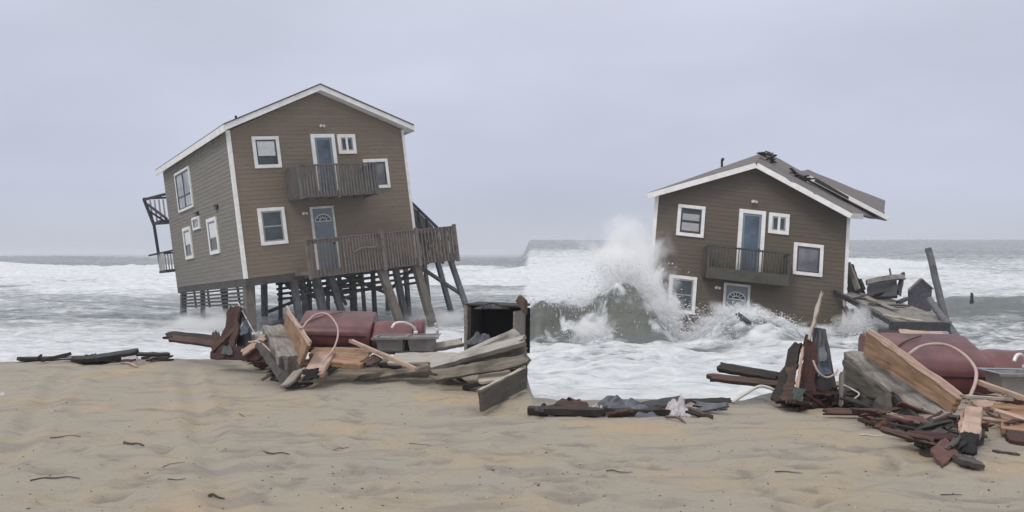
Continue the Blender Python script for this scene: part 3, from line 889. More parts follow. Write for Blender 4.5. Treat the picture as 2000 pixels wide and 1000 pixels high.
# piles: (local top x, y, bottom image px, py used to find the foot), thickness
MLi = ML.inverted()
def pile(top, bot_px, bot_py, w, mat='pile_wood', dY=0.0, top_z=-.3, deep=.45):
    t = Vector((top[0], top[1], top_z)); Wt = ML @ t
    b = at(bot_px, bot_py, Wt.y+dY)
    d = (b-Wt); k = (SEA0-deep-Wt.z)/d.z if d.z < -.3 else 1.0
    if (Wt+d*k).z < -4: k = 1
    b = Wt + d*max(k, 1.0)
    q = MB(); n = 5; a0 = t; a1 = MLi @ b
    q.beam(a0, a1, w*.84, w*.84, up=(0,1,0))
    return q.build('pile', MATS[mat], A, bevel=.02)
def prj(u, y, z=-.3):
    w = ML @ Vector((u, y, z)); return (1000+1500*w.x/w.y, 495-1500*(w.z-EYE)/w.y)
# from the photograph: top px, local y row, foot px/py, width
def top_u(px, y):
    best = min((abs(prj(u/50, y)[0]-px), u/50) for u in range(-300, 400)); return best[1]
for (tpx, row, bpx, bpy_, w, mt) in (
        (486, .45, 489, 630, .44, 'pile_wood_brown'), (516, 2.9, 517, 632, .27, 'pile_wood'), (358, HD-.5, 358, 655, .30, 'pile_wood'), (396, HD-2.2, 397, 645, .22, 'pile_wood'),
        (573, .6, 583, 612, .30, 'pile_wood'), (590, 1.2, 597, 612, .24, 'pile_wood'), (617, .5, 632, 615, .36, 'pile_wood'), (603, 3.8, 606, 620, .2, 'pile_wood'), (662, 3.2, 668, 624, .2, 'pile_wood'), (728, 3.4, 733, 624, .22, 'pile_wood'), (548, 6.4, 548, 628, .2, 'pile_wood'), (640, 8.0, 641, 624, .2, 'pile_wood'), (440, 5.2, 441, 640, .24, 'pile_wood'), (830, 2.6, 842, 628, .2, 'pile_wood'), (646, .6, 670, 618, .30, 'pile_wood'),
        (688, 3.6, 692, 620, .32, 'pile_wood'), (706, 6.0, 713, 618, .20, 'pile_wood'), (744, -1.3, 785, 640, .36, 'pile_wood_brown'), (772, .5, 795, 638, .30, 'pile_wood'),
        (792, 3.5, 800, 625, .24, 'pile_wood'), (756, 6.5, 758, 632, .22, 'pile_wood'), (812, -1.3, 845, 636, .36, 'pile_wood_brown'), (855, .9, 886, 628, .25, 'pile_wood'), (880, -1.1, 912, 602, .25, 'pile_wood')):
    u = top_u(tpx, row)
    o = pile((u, row), bpx, bpy_, w, mt, top_z=-.27)
def brace(p0, p1, w):
    q = MB(); q.beam(p0, p1, w*.5, w, up=(0,1,0)); q.build('brace', MATS['pile_wood'], A)
P0 = MLi @ at(818, 520, 33.0); P1 = MLi @ at(903, 576, 34.6); brace(P0, P1, .22)
P0 = MLi @ at(655, 590, 31.6); P1 = MLi @ at(690, 575, 33.0); brace(P0, P1, .16)
P0 = MLi @ at(676, 596, 33.6); P1 = MLi @ at(662, 562, 33.6); brace(P0, P1, .16)

# ---- the house broken by the surf
MR = pose(.786, -7.886, 6.237, (8.7276, 28.9805, -1.9997))
B = empty('beach_house', MR)
tag(B, "brown house collapsed into the breaking waves with its roof torn open", "house", "beach houses in the surf")
siding_wall('front_wall', MATS['siding_wet'], B, front, gable, HH+HR-.02)
SHX = .25; RD = 4.6
siding_wall('side_wall', MATS['siding_wet'], B, lambda u, o_, z: (-HW-o_+SHX*u, u, z), lambda z: (0.0, RD), HH)
siding_wall('side_wall', MATS['siding_wet'], B, lambda u, o_, z: (HW+o_+SHX*u*.9, u, z), lambda z: (0.0, RD), HH-.1)
siding_wall('back_wall', MATS['siding_wet'], B, lambda u, o_, z: (u+SHX*RD, RD+o_, z), lambda z: (-HW, HW), HH-.2)
front_openings(B, wet=True)
for x in (-HW, HW):
    q = MB(); sx = -1 if x < 0 else 1
    q.box(x-.085 if sx > 0 else x-.035, x+.035 if sx > 0 else x+.085, -.045, -.002, 0, HH+.02)
    q.box(x+.003 if sx > 0 else x-.045, x+.045 if sx > 0 else x-.003, -.002, .06, 0, HH+.02)
    q.build('corner_trim', MATS['trim'], B)
balcony(B, -1.72, 1.30, .55, 2.66, 3.82, 'balcony_dark', thin=True)
MRi = MR.inverted()
def sheet(name, mat, parent, Minv, quad, thick, n=8, jag=0.0, sag=0.0):
    """slab over four world corners (a->b->c->d), cut finely enough to have ragged edges"""
    P = [Vector(p) for p in quad]
    nrm = (P[1]-P[0]).cross(P[3]-P[0]).normalized()
    if nrm.z < 0: nrm = -nrm
    mb = MB(); idx = {}
    for i in range(n+1):
        for j in range(n+1):
            u, v = i/n, j/n
            p = P[0]*(1-u)*(1-v)+P[1]*u*(1-v)+P[2]*u*v+P[3]*(1-u)*v
            if jag and (i in (0, n) or j in (0, n)):
                p = p + Vector((random.uniform(-jag, jag), random.uniform(-jag, jag), random.uniform(-jag, jag)*.4))
            p = p - Vector((0, 0, sag*math.sin(math.pi*u)*math.sin(math.pi*v)))
            idx[i, j] = len(mb.v); mb.v.append(tuple(Minv @ p)); mb.v.append(tuple(Minv @ (p-nrm*thick)))
    for i in range(n):
        for j in range(n):
            a, b, c, d = idx[i,j], idx[i+1,j], idx[i+1,j+1], idx[i,j+1]
            mb.f += [(a, b, c, d), (d+1, c+1, b+1, a+1)]
    for i in range(n):
        for (a, b) in ((idx[i,0], idx[i+1,0]), (idx[i+1,n], idx[i,n]), (idx[0,i+1], idx[0,i]), (idx[n,i], idx[n,i+1])):
            mb.f.append((a, a+1, b+1, b))
    return mb.build(name, mat, parent)
rl0 = at(1264, 377, 29.3); ra0 = at(1476, 317, 29.6); ra1 = at(1496, 296, 34.4); rl1 = at(1330, 354, 35.0)
roofR = sheet('roof', MATS['shingles'], B, MRi, (rl0, ra0, ra1, rl1), .10, 8)
rr0 = at(1662, 416, 28.9); rr1 = at(1737, 428, 34.0)
sheet('torn_roof_slope', MATS['shingles'], roofR, MRi, (ra0+Vector((0,0,.002)), rr0, rr1, ra1), .10, 8, jag=.05)
sheet('lifted_roof_slab', MATS['shingles'], roofR, MRi, (at(1556, 336, 32.0), at(1728, 424, 31.6), at(1729, 392, 36.0), at(1577, 331, 36.0)), .09, 8, jag=.03)
q = MB()
for a, b, w in ((at(1577, 345, 31.5), at(1735, 427, 31.45), .17), ):
    q.beam(MRi @ a, MRi @ b, .05, w)
q.build('rake_board', MATS['trim'], roofR)
for a, b in ((rl0+Vector((0,-.02,-.12)), ra0+Vector((0,-.02,-.12))), (ra0+Vector((0.02,-.03,-.12)), rr0+Vector((0,-.02,-.12)))):
    q = MB(); q.beam(MRi @ a, MRi @ b, .05, .20); q.build('rake_board', MATS['trim'], roofR)
q = MB(); q.beam(MRi @ at(1662, 421, 28.9), MRi @ at(1685, 423, 30.5), .05, .2); q.build('eave_fascia', MATS['trim_dull'], roofR)
q = MB(); a = at(1410, 326, 32.2); q.tube([MRi @ a, MRi @ (a+Vector((0,0,.32)))], .05, 10); q.tube([MRi @ (a+Vector((-.0,0,.26))), MRi @ (a+Vector((.06,0,.36)))], .06, 8); q.build('vent_pipe', MATS['hardware'], roofR)
q = MB()                                   # torn flap and splintered boards at the ridge
for k in range(16):
    a = at(random.uniform(1484, 1512), random.uniform(298, 318), random.uniform(31.5, 33.0)); d = Vector((random.uniform(-.5,.5), random.uniform(-.6,.6), random.uniform(-.15,.28)))
    q.beam(MRi @ (a-d*.5), MRi @ (a+d*.5), random.uniform(.10,.26), .03)
q.build('torn_sheathing', MATS['dark_timber'], roofR); q = MB()
for k in range(12):
    a = at(random.uniform(1552, 1590), 0, 31.3); a.z = EYE+(495-(336+(a.x/31.3*1500+1000-1555)*.42+random.uniform(0, 9)))/1500*31.3
    d = Vector((random.uniform(.1,.6), random.uniform(-.4,.4), random.uniform(-.3,.05)))
    q.beam(MRi @ (a-d*.5), MRi @ (a+d*.5), random.uniform(.06,.18), .03)
q.build('torn_sheathing', MATS['dark_timber'], roofR)
q = MB(); q.beam(MRi @ at(1590, 352, 31.55), MRi @ at(1660, 392, 31.6), .3, .12); q.build('roof_gap_board', MATS['dark_timber'], roofR)
# ------------------------------------------------------------------ wreckage: builders
def frame_from(p0, p1, roll=0.0, up=(0,0,1)):
    x = (p1-p0).normalized(); u = Vector(up)
    if abs(x.dot(u)) > .96: u = Vector((0, 1, 0))
    y = u.cross(x).normalized(); z = x.cross(y)
    M = Matrix((x, y, z)).transposed().to_4x4()
    M.translation = p0
    return M @ Matrix.Rotation(roll, 4, 'X')
def plank_mesh(name, L, w, t, jag=.02, nx=9, ny=4, bow=0.0, w2=None, rough=.004, hole=0):
    w2 = w if w2 is None else w2
    mb = MB(); top = {}; bot = {}
    e0 = [random.uniform(-jag, jag) for _ in range(ny+1)]; e1 = [random.uniform(-jag*2.2, jag) for _ in range(ny+1)]
    for i in range(nx+1):
        f = i/nx
        for j in range(ny+1):
            g = j/ny-.5
            x = f*L + (e0[j] if i == 0 else e1[j] if i == nx else 0)
            ww = w+(w2-w)*f
            y = g*ww + (random.uniform(-rough, rough)*2 if j in (0, ny) else 0)
            z = bow*math.sin(math.pi*f) + random.uniform(-rough, rough)
            top[i, j] = len(mb.v); mb.v.append((x, y, z+t/2)); bot[i, j] = len(mb.v); mb.v.append((x, y, z-t/2+random.uniform(-rough, rough)))
    for i in range(nx):
        for j in range(ny):
            mb.f.append((top[i,j], top[i+1,j], top[i+1,j+1], top[i,j+1])); mb.f.append((bot[i,j], bot[i,j+1], bot[i+1,j+1], bot[i+1,j]))
    for i in range(nx):
        mb.f.append((top[i,0], bot[i,0], bot[i+1,0], top[i+1,0])); mb.f.append((top[i,ny], top[i+1,ny], bot[i+1,ny], bot[i,ny]))
    for j in range(ny):
        mb.f.append((top[0,j], top[0,j+1], bot[0,j+1], bot[0,j])); mb.f.append((top[nx,j], bot[nx,j], bot[nx,j+1], top[nx,j+1]))
    return mb.mesh(name)
def plank(name, label, cat, p0, p1, w, t, mat, roll=0.0, group=None, parent=None, **kw):
    p0, p1 = Vector(p0), Vector(p1)
    me = plank_mesh(name, (p1-p0).length, w, t, **kw)
    M = frame_from(p0, p1, math.radians(roll))
    o = link(name, me, MATS[mat])
    if parent is not None:
        o.parent = parent; o.matrix_local = parent.matrix_world.inverted() @ M
    else:
        o.matrix_world = M
        tag(o, label, cat, group)
    b = o.modifiers.new("bevel", 'BEVEL'); b.width = min(.006, t*.2); b.segments = 1; b.limit_method = 'ANGLE'
    return o
def panel(name, label, cat, quad, t, mat, group=None, parent=None, jag=.012, n=7, sag=0.0, rough=.003):
    """board over four corner points a-b-c-d; its own local frame has x along a-b"""
    a, b, c, d = [Vector(p) for p in quad]
    x = (b-a).normalized(); nrm = x.cross(d-a).normalized(); y = nrm.cross(x)
    M = Matrix((x, y, nrm)).transposed().to_4x4(); M.translation = a
    Mi = M.inverted(); P = [Mi @ p for p in (a, b, c, d)]
    mb = MB(); top = {}
    for i in range(n+1):
        for j in range(n+1):
            u, v = i/n, j/n
            p = P[0]*(1-u)*(1-v)+P[1]*u*(1-v)+P[2]*u*v+P[3]*(1-u)*v
            if i in (0, n): p.x += random.uniform(-jag, jag)
            if j in (0, n): p.y += random.uniform(-jag, jag)*.6
            p.z += random.uniform(-rough, rough)-sag*math.sin(math.pi*u)*math.sin(math.pi*v)
            top[i, j] = len(mb.v); mb.v += [(p.x, p.y, p.z+t/2), (p.x, p.y, p.z-t/2)]
    for i in range(n):
        for j in range(n):
            q = (top[i,j], top[i+1,j], top[i+1,j+1], top[i,j+1]); mb.f += [q, tuple(k+1 for k in q[::-1])]
        for (q, r) in ((top[i,0], top[i+1,0]), (top[i+1,n], top[i,n]), (top[0,i+1], top[0,i]), (top[n,i], top[n,i+1])): mb.f.append((q, q+1, r+1, r))
    o = link(name, mb.mesh(name), MATS[mat])
    if parent is not None: o.parent = parent; o.matrix_local = parent.matrix_world.inverted() @ M
    else: o.matrix_world = M; tag(o, label, cat, group)
    bv = o.modifiers.new("bevel", 'BEVEL'); bv.width = min(.006, t*.2); bv.limit_method = 'ANGLE'
    return o
def cord(name, label, cat, pts, r, mat, group=None, n=7, taper=None):
    q = spline(pts, n); c = q[0].copy()
    mb = MB(); mb.tube([p-c for p in q], r, 8, taper)
    o = mb.build(name, MATS[mat], None, smooth=True); o.location = c; tag(o, label, cat, group); return o
def lump(name, label, cat, c, size, mat, group=None, rot=0.0, sub=2, amp=.28, flat=0.0, parent=None, freq=1.7):
    bm = bmesh.new(); bmesh.ops.create_icosphere(bm, subdivisions=sub, radius=1.0)
    off = Vector((random.uniform(0, 50),)*3)
    for v in bm.verts:
        k = 1+amp*2*mnoise.noise(v.co*freq+off)
        v.co = Vector((v.co.x*size[0]*k, v.co.y*size[1]*k, v.co.z*size[2]*k))
    me = bpy.data.meshes.new(name); bm.to_mesh(me); bm.free()
    o = link(name, me, MATS[mat]); o.location = c; o.rotation_euler = (random.uniform(-.2,.2), random.uniform(-.2,.2), rot)
    if parent is not None: o.parent = parent; o.matrix_parent_inverse = parent.matrix_world.inverted()
    else: tag(o, label, cat, group)
    return o
def cloth(name, label, cat, c, sx, sy, h, mat, group=None, rot=0.0, n=26, seed=0, parent=None):
    """crumpled sheet lying on the sand, draped in folds"""
    mb = MB(); id_ = {}
    th = .012
    for i in range(n+1):
        for j in range(n+1):
            u, v = i/n-.5, j/n-.5
            e = 1+.35*(mnoise.noise(Vector((math.atan2(v, u)*1.3+seed, seed*2.1, 0))))
            x, y = u*sx*e, v*sy*e
            r = math.hypot(u, v)*2
            z = h*max(0.0, 1-r**2)*(0.45+.9*abs(mnoise.noise(Vector((u*3.1+seed, v*4.7, seed))))) + h*.30*abs(mnoise.noise(Vector((u*8+seed, v*10, 3.0))))
            id_[i, j] = len(mb.v); mb.v += [(x, y, z+th), (x, y, z)]
    for i in range(n):
        for j in range(n):
            q = (id_[i,j], id_[i+1,j], id_[i+1,j+1], id_[i,j+1]); mb.f += [q, tuple(k+1 for k in q[::-1])]
        for (q, r) in ((id_[i,0], id_[i+1,0]), (id_[i+1,n], id_[i,n]), (id_[0,i+1], id_[0,i]), (id_[n,i], id_[n,i+1])): mb.f.append((q, q+1, r+1, r))
    o = link(name, mb.mesh(name), MATS[mat]); o.location = c; o.rotation_euler = (0, 0, rot); tag(o, label, cat, group); return o
def rubble(label, c, rx, ry, rz_, n, mat):
    q = MB(); c = Vector(c)
    for _ in range(n):
        p = Vector((random.gauss(0, .4)*rx, random.gauss(0, .4)*ry, abs(random.gauss(0, .45))*rz_))
        d = Vector((random.uniform(-1, 1), random.uniform(-.6, .6), random.uniform(-.45, .45))).normalized()*random.uniform(.10, .30)
        q.beam(p-d*.5, p+d*.5, random.uniform(.03, .10), random.uniform(.012, .035), up=(random.uniform(-.6,.6), random.uniform(-.6,.6), 1), w2=random.uniform(.02, .09))
    o = q.build('splinter_heap', MATS[mat], None); o.location = c; tag(o, label, "rubble", None, 'stuff'); return o
def G(px, py, lift=0.0):
    """point on the sand below a photograph position, lifted by some metres"""
    Y = gy(py)
    for _ in range(6):
        x = (px-1000)/1500*Y; z = ground(x, Y); Y = gy(py, z)
    return Vector((x, Y, z+lift))

def sofa(label, M, L=1.15, L2=.85):
    r = empty('sofa', M); tag(r, label, "sofa", "maroon sofas in the wreckage")
    def rounded(name, poly, x0, x1, bevel, par, puff=.014):
        q = MB(); n = 14
        # extrude the profile with gentle swelling so that the padding reads soft
        k = len(poly); vs = []; fs = []
        for i in range(n+1):
            f = i/n; s = 1-.035*(abs(2*f-1)**8)
            for (y, z) in poly:
                yy = .36+(y-.36)*s; zz = .05+(z-.05)*s
                w = puff*mnoise.noise(Vector((f*4, y*3, z*3)))
                vs.append((x0+(x1-x0)*f, yy+w, zz+w))
        for i in range(n):
            for j in range(k): fs.append((i*k+j, i*k+(j+1) % k, (i+1)*k+(j+1) % k, (i+1)*k+j))
        fs += [tuple(range(k))[::-1], tuple(range(n*k, (n+1)*k))]
        q.add(vs, fs)
        o = q.build(name, MATS['maroon_vinyl'], par, smooth=True)
        m = o.modifiers.new("bevel", 'BEVEL'); m.width = bevel; m.segments = 3; m.limit_method = 'ANGLE'; m.angle_limit = math.radians(50)
        return o
    seat = [(-.02,.03), (-.05,.10), (-.055,.255), (-.02,.335), (.06,.375), (.32,.49), (.56,.580), (.645,.575), (.69,.52), (.70,.40), (.70,.03)]
    rounded('seat', seat, 0, L, .018, r)
    low = [(.02,.03), (.0,.13), (.02,.23), (.10,.27), (.13,.275), (.2,.36), (.32,.43), (.42,.44), (.50,.40), (.54,.3), (.54,.03)]
    rounded('backrest', low, L+.012, L+L2, .02, r)
    arm = [(.10,.03), (.06,.2), (.10,.40), (.2,.475), (.34,.49), (.46,.45), (.52,.33), (.52,.03)]
    rounded('armrest', arm, L+L2+.008, L+L2+.16, .025, r)
    q = MB(); q.tube([(.05, -.062, .215), (L-.05, -.062, .215)], .010, 6); q.build('piping', MATS['red_timber'], r)
    q = MB(); q.tube(spline([(.04, .03, .372), (.30, .30, .497), (.58, .47, .565)], 5), .007, 6); q.build('seam', MATS['red_timber'], r)
    q = MB(); q.box(.03, L+L2, .03, .66, -.06, .026); q.build('base', MATS['brown_timber'], r)
    return r

def sink(label, M, W_=1.0, D=.5, H=.19):
    r = empty('kitchen_sink', M); tag(r, label, "sink", "steel kitchen sinks in the wreckage")
    hx = W_/2
    q = MB()
    # rim plate with two openings
    for (x0, x1, y0, y1) in ((-hx, hx, 0, .05), (-hx, hx, D-.1, D), (-hx, -hx+.05, .05, D-.1), (-.025, .025, .05, D-.1), (hx-.05, hx, .05, D-.1)):
        q.box(x0, x1, y0, y1, H-.008, H+.004)
    q.box(-hx-.008, hx+.008, -.010, -.001, H-.026, H+.004)
    q.build('rim', MATS['steel'], r)
    for s in (-1, 1):
        x0, x1 = (-hx+.05, -.025) if s < 0 else (.025, hx-.05)
        q = MB(); i = .035; t = .006
        top = [(x0, .05), (x1, .05), (x1, D-.1), (x0, D-.1)]; bot = [(x0+i, .05+i), (x1-i, .05+i), (x1-i, D-.1-i), (x0+i, D-.1-i)]
        vs = [(x, y, H-.009) for x, y in top] + [(x, y, 0) for x, y in bot] + [(x*(1 if True else 1), y, H-.009) for x, y in [(x0+t, .05+t), (x1-t, .05+t), (x1-t, D-.1-t), (x0+t, D-.1-t)]] + [(x, y, .012) for x, y in [(x0+i+t, .05+i+t), (x1-i-t, .05+i+t), (x1-i-t, D-.1-i-t), (x0+i+t, D-.1-i-t)]]
        fs = [(0,1,5,4), (1,2,6,5), (2,3,7,6), (3,0,4,7), (7,6,5,4), (8,12,13,9), (9,13,14,10), (10,14,15,11), (11,15,12,8), (12,15,14,13), (0,8,9,1), (1,9,10,2), (2,10,11,3), (3,11,8,0)]
        q.add(vs, fs); b = q.build('basin', MATS['steel_dull'], r, bevel=.012, seg=2)
        q = MB(); c = (x0+x1)/2; q.tube([(c, D*.45, .013), (c, D*.45, .02)], .04, 12); q.build('drain', MATS['hardware'], b)
    q = MB()
    q.tube(spline([(.10, D-.05, H+.0), (.10, D-.06, H+.06), (.05, D-.10, H+.13), (-.06, D-.2, H+.19), (-.16, D-.28, H+.185), (-.21, D-.31, H+.12)], 6), .020, 10); q.tube([(.10, D-.05, H), (.10, D-.05, H+.05)], .034, 10)
    q.build('faucet', MATS['faucet'], r, smooth=True)
    q = MB(); q.tube([(.42, D-.05, H), (.42, D-.05, H+.10)], .022, 8); q.tube([(.42, D-.05, H+.09), (.40, D-.10, H+.16)], .016, 8); q.build('tap_handle', MATS['faucet'], r, smooth=True)
    return r

# ------------------------------------------------------------------ wreckage in front of the standing house
# planks reaching to the left
plank('plank', "dark charred plank sticking out left over the wash, left of the maroon sofa", "plank", at(327, 654, 12.3), at(428, 664, 12.0), .15, .05, 'dark_timber', roll=35, jag=.05)
plank('plank', "brown plank under the dark charred one, poking out left toward the sea", "plank", at(333, 661, 12.05), at(430, 673, 11.7), .13, .05, 'brown_timber', roll=30, jag=.05)
# upright clump
panel('broken_board', "dark red broken panel standing upright at the left end of the sofa heap", "panel", (at(424, 690, 11.4), at(446, 694, 11.3), at(470, 602, 11.6), at(450, 600, 11.7)), .04, 'red_timber', jag=.04)
panel('broken_board', "narrow brown board leaning against the black appliance door", "panel", (at(446, 694, 11.25), at(459, 694, 11.2), at(470, 600, 11.5), at(461, 600, 11.5)), .04, 'brown_timber', jag=.03)
panel('appliance_door', "glossy black slanted appliance door in the upright wreck clump by the standing house", "appliance door", (at(464, 690, 11.35), at(497, 676, 11.3), at(478, 603, 11.7), at(463, 600, 11.75)), .05, 'black_plastic', jag=.006)
cord('metal_strip', "thin pale metal strip along the edge of the black appliance door", "strip", [at(464, 590, 11.6), at(482, 624, 11.5), at(500, 656, 11.3)], .010, 'hose_pale')
panel('sheet_scrap', "crumpled blue grey sheet shred caught on the black appliance door", "sheet", (at(470, 656, 11.2), at(486, 650, 11.2), at(484, 622, 11.35), at(471, 630, 11.35)), .012, 'blue_sheet', jag=.014, sag=.03)
plank('board', "tan board jammed diagonally below the black appliance door", "board", at(474, 690, 11.0), at(520, 658, 11.0), .10, .05, 'pole_wood', roll=60)
plank('board', "dark red board lying low at the foot of the upright clump", "board", at(413, 688, 11.35), at(512, 692, 11.0), .20, .06, 'red_timber', roll=70, jag=.05)
plank('board', "brown splintered stud rising behind the low red board", "board", at(432, 690, 11.5), at(421, 650, 11.8), .10, .05, 'brown_timber', roll=20, jag=.05)
plank('board', "dark brown stud crossing the dark red upright panel", "board", at(418, 682, 11.3), at(468, 632, 11.4), .07, .04, 'brown_timber', roll=50, jag=.04)
panel('sheet_scrap', "small dark green sheet shred at the foot of the upright clump", "sheet", (at(430, 692, 11.15), at(456, 694, 11.1), at(452, 676, 11.2), at(436, 676, 11.25)), .012, 'green_sheet', jag=.014)
rubble("dark red splinters heaped under the upright clump by the standing house", G(466, 696), .36, .25, .22, 70, 'red_timber')
rubble("black splinters heaped between upright clump and grey timber on the left", G(516, 705), .25, .25, .16, 40, 'dark_timber')
rubble("grey broken splinters around the front end of the left grey timbers", G(566, 738), .25, .25, .12, 40, 'concrete_dark')
cloth('cloth', "pale torn cloth behind the black appliance door", "cloth", at(506, 672, 11.6), .35, .25, .18, 'rag_white', seed=2)
cord('cable', "brown cable loop hanging between upright clump and grey timber", "cable", [at(486, 668, 10.9), at(505, 668, 10.8), at(524, 682, 10.6), at(534, 700, 10.4), at(530, 716, 10.3)], .014, 'hose')
# big grey timbers
def slab_beam(name, label, cat, a, b, w, t, mat, **kw):
    return plank(name, label, cat, a, b, w, t, mat, nx=14, ny=5, rough=.009, jag=.04, **kw)
slab_beam('timber', "thick grey weathered timber lying end on beside the orange headboard, near standing house", "timber", at(533, 652, 11.5), at(566, 716, 10.0), .30, .26, 'grey_timber')
slab_beam('timber', "dark split timber end under the thick grey timber, near standing house", "timber", at(515, 676, 10.9), at(566, 748, 9.7), .24, .10, 'concrete_dark', roll=-30)
plank('board', "short grey board end lying tilted on the sand below the orange headboard", "board", at(558, 754, 9.4), at(586, 722, 9.8), .16, .035, 'grey_timber', roll=-18)
plank('board', "dark wet board sliver on the sand under the short grey board end", "board", G(572, 756, .03), G(606, 752, .03), .10, .03, 'dark_timber')
for k, (px, py, s, m, lab) in enumerate(((512, 700, .10, 'concrete_dark', "dark broken block left of the grey timbers"), (524, 716, .11, 'brick_red', "reddish broken block beneath the brown cable loop"), (552, 735, .12, 'dark_timber', "black splintered chunk under the dark split timber"), (578, 728, .10, 'brown_timber', "brown splintered chunk between the timbers"), (538, 728, .08, 'concrete_dark', "small grey broken block by the black chunk"))):
    lump('broken_block', lab, "block", G(px, py, s*.4), (s*1.3, s, s*.7), m, rot=k, amp=.25, freq=2.5)
# orange headboard on edge
panel('headboard', "tall orange plywood headboard standing on edge at the left end of the left sofa", "headboard", (at(557, 650, 11.4), at(588, 715, 9.9), at(605, 670, 9.75), at(560, 607, 11.3)), .05, 'orange_ply', jag=.01)
plank('board', "pale edging board along the top of the left orange headboard", "board", at(562, 607, 11.25), at(606, 671, 9.7), .06, .035, 'pink_ply', roll=70, jag=.01)
sofa("maroon padded sofa behind the orange headboard, in front of the standing house", Matrix.Translation(at(578, 678, 11.3)) @ Matrix.Rotation(math.radians(2), 4, 'Z') @ Matrix.Rotation(math.radians(1.5), 4, 'Y') @ Matrix.Diagonal((1, 1, .87, 1)), 1.08, .62)
cord('conduit', "pinkish looped conduit over the front of the left maroon sofa", "conduit", [at(560, 598, 10.9), at(585, 640, 10.2), at(600, 628, 10.5), at(618, 614, 10.7), at(640, 614, 10.7), at(657, 634, 10.5), at(660, 655, 10.4), at(652, 680, 10.2), at(640, 696, 10.0), at(622, 716, 9.8)], .013, 'hose')
# plywood litter
plank('plywood_scrap', "pale pink plywood box end with black hollow front, below the left headboard", "plywood", at(610, 735, 9.6), at(636, 690, 10.2), .28, .06, 'pink_ply', roll=-8)
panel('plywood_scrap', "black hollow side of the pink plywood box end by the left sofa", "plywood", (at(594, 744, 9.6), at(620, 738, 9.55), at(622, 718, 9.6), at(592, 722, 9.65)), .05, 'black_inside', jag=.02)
panel('plywood_scrap', "orange plywood sheet lying flat under the diagonal pole by the left sofa", "plywood", (at(648, 712, 9.9), at(707, 718, 9.8), at(726, 686, 10.5), at(655, 682, 10.6)), .07, 'orange_ply', jag=.03)
panel('plywood_scrap', "upper orange plywood sheet next to the loop foot of the left conduit", "plywood", (at(606, 694, 10.4), at(650, 696, 10.3), at(660, 682, 10.6), at(615, 681, 10.7)), .05, 'orange_ply', jag=.03)
plank('board', "dark red batten under the front of the left sofa", "board", at(604, 683, 10.9), at(722, 682, 10.9), .10, .06, 'red_timber', jag=.04)
plank('board', "brown broken board curling up by the end of the orange sheet", "board", at(712, 712, 9.9), at(742, 696, 10.2), .14, .03, 'brown_timber', roll=25, jag=.05)
plank('pole', "pale wooden pole lying diagonally from the left sofa toward the old log", "pole", at(686, 666, 10.4), at(812, 721, 9.7), .055, .05, 'pole_wood', jag=.02)
sink("steel double basin sink with arching faucet beside the left sofa", Matrix.Translation(at(791, 689, 10.9)) @ Matrix.Rotation(math.radians(-1), 4, 'Y'), .95, .48, .215)
plank('board', "dark batten under the left sink", "board", at(735, 688, 10.8), at(848, 690, 10.8), .12, .04, 'dark_timber')
plank('board', "pale board behind the sink pointing at the black cabinet", "board", at(840, 680, 11.2), at(905, 668, 11.4), .16, .06, 'driftlog_pale', roll=25)
panel('board', "wide pale sandy board lying flat in front of the left sink", "board", (at(760, 712, 10.2), at(885, 706, 10.1), at(890, 690, 10.6), at(775, 692, 10.7)), .04, 'driftlog_pale', jag=.04)
# old log and planks at the right
def log(label, a, b, r0, r1, mat, sx=1.0):
    a, b = Vector(a), Vector(b); L_ = (b-a).length; q = MB(); n = 26; k = 18; vs = []; fs = []; sd = random.uniform(0, 40)
    for i in range(n+1):
        f = i/n; r = r0+(r1-r0)*f
        for j in range(k):
            an = 2*math.pi*j/k
            rr = r*(1+.16*mnoise.noise(Vector((f*3+sd, math.cos(an)*2, math.sin(an)*2)))+.10*mnoise.noise(Vector((f*1.2+sd, math.cos(an)*6, math.sin(an)*6))))
            x = f*L_+(random.uniform(-.05, .05) if i in (0, n) else 0)
            vs.append((x, rr*math.cos(an)*sx, rr*math.sin(an)))
    for i in range(n):
        for j in range(k): fs.append((i*k+j, i*k+(j+1) % k, (i+1)*k+(j+1) % k, (i+1)*k+j))
    fs += [tuple(range(k))[::-1], tuple(range(n*k, (n+1)*k))]
    q.add(vs, fs); o = q.build('log', MATS[mat], None); o.matrix_world = frame_from(a, b); tag(o, label, "log"); return o
log("long grey brown weathered log lying in front of the black cabinet", at(822, 724, 9.95), at(1027, 688, 9.85), .085, .19, 'driftlog')
plank('timber', "long straight weathered timber lying along the top of the big grey brown log", "timber", at(838, 716, 9.75), at(1026, 664, 9.6), .13, .07, 'driftlog_pale', roll=38, nx=14, jag=.06)
plank('timber', "long straight dark timber lying along the near side of the big grey brown log", "timber", at(850, 734, 9.5), at(1026, 704, 9.4), .14, .06, 'driftlog', roll=62, nx=14, jag=.06)
log("pale bleached log end resting on top of the weathered log", at(902, 702, 10.0), at(1010, 654, 10.1), .09, .10, 'driftlog_pale')
plank('plank', "dark plank lying on the sand under the tip of the weathered log", "plank", at(700, 741, 10.2), at(858, 716, 9.9), .13, .05, 'driftlog', roll=25, jag=.05)
plank('board', "thin pale board under the weathered log", "board", at(866, 736, 9.8), at(1002, 717, 9.7), .10, .03, 'pale_timber', roll=12, jag=.05)
panel('board', "whitish flat board with two holes under the weathered log", "board", (at(938, 748, 9.3), at(992, 742, 9.3), at(996, 722, 9.7), at(936, 726, 9.8)), .04, 'pale_timber', jag=.03)
plank('plank', "dark pointed stick between the whitish board and the sand", "plank", G(906, 762, .03), at(992, 738, 9.4), .07, .05, 'dark_timber', jag=.03)
plank('plank', "black wet plank deep under the weathered log", "plank", at(940, 726, 9.9), at(1026, 716, 9.9), .25, .10, 'dark_timber', jag=.04)
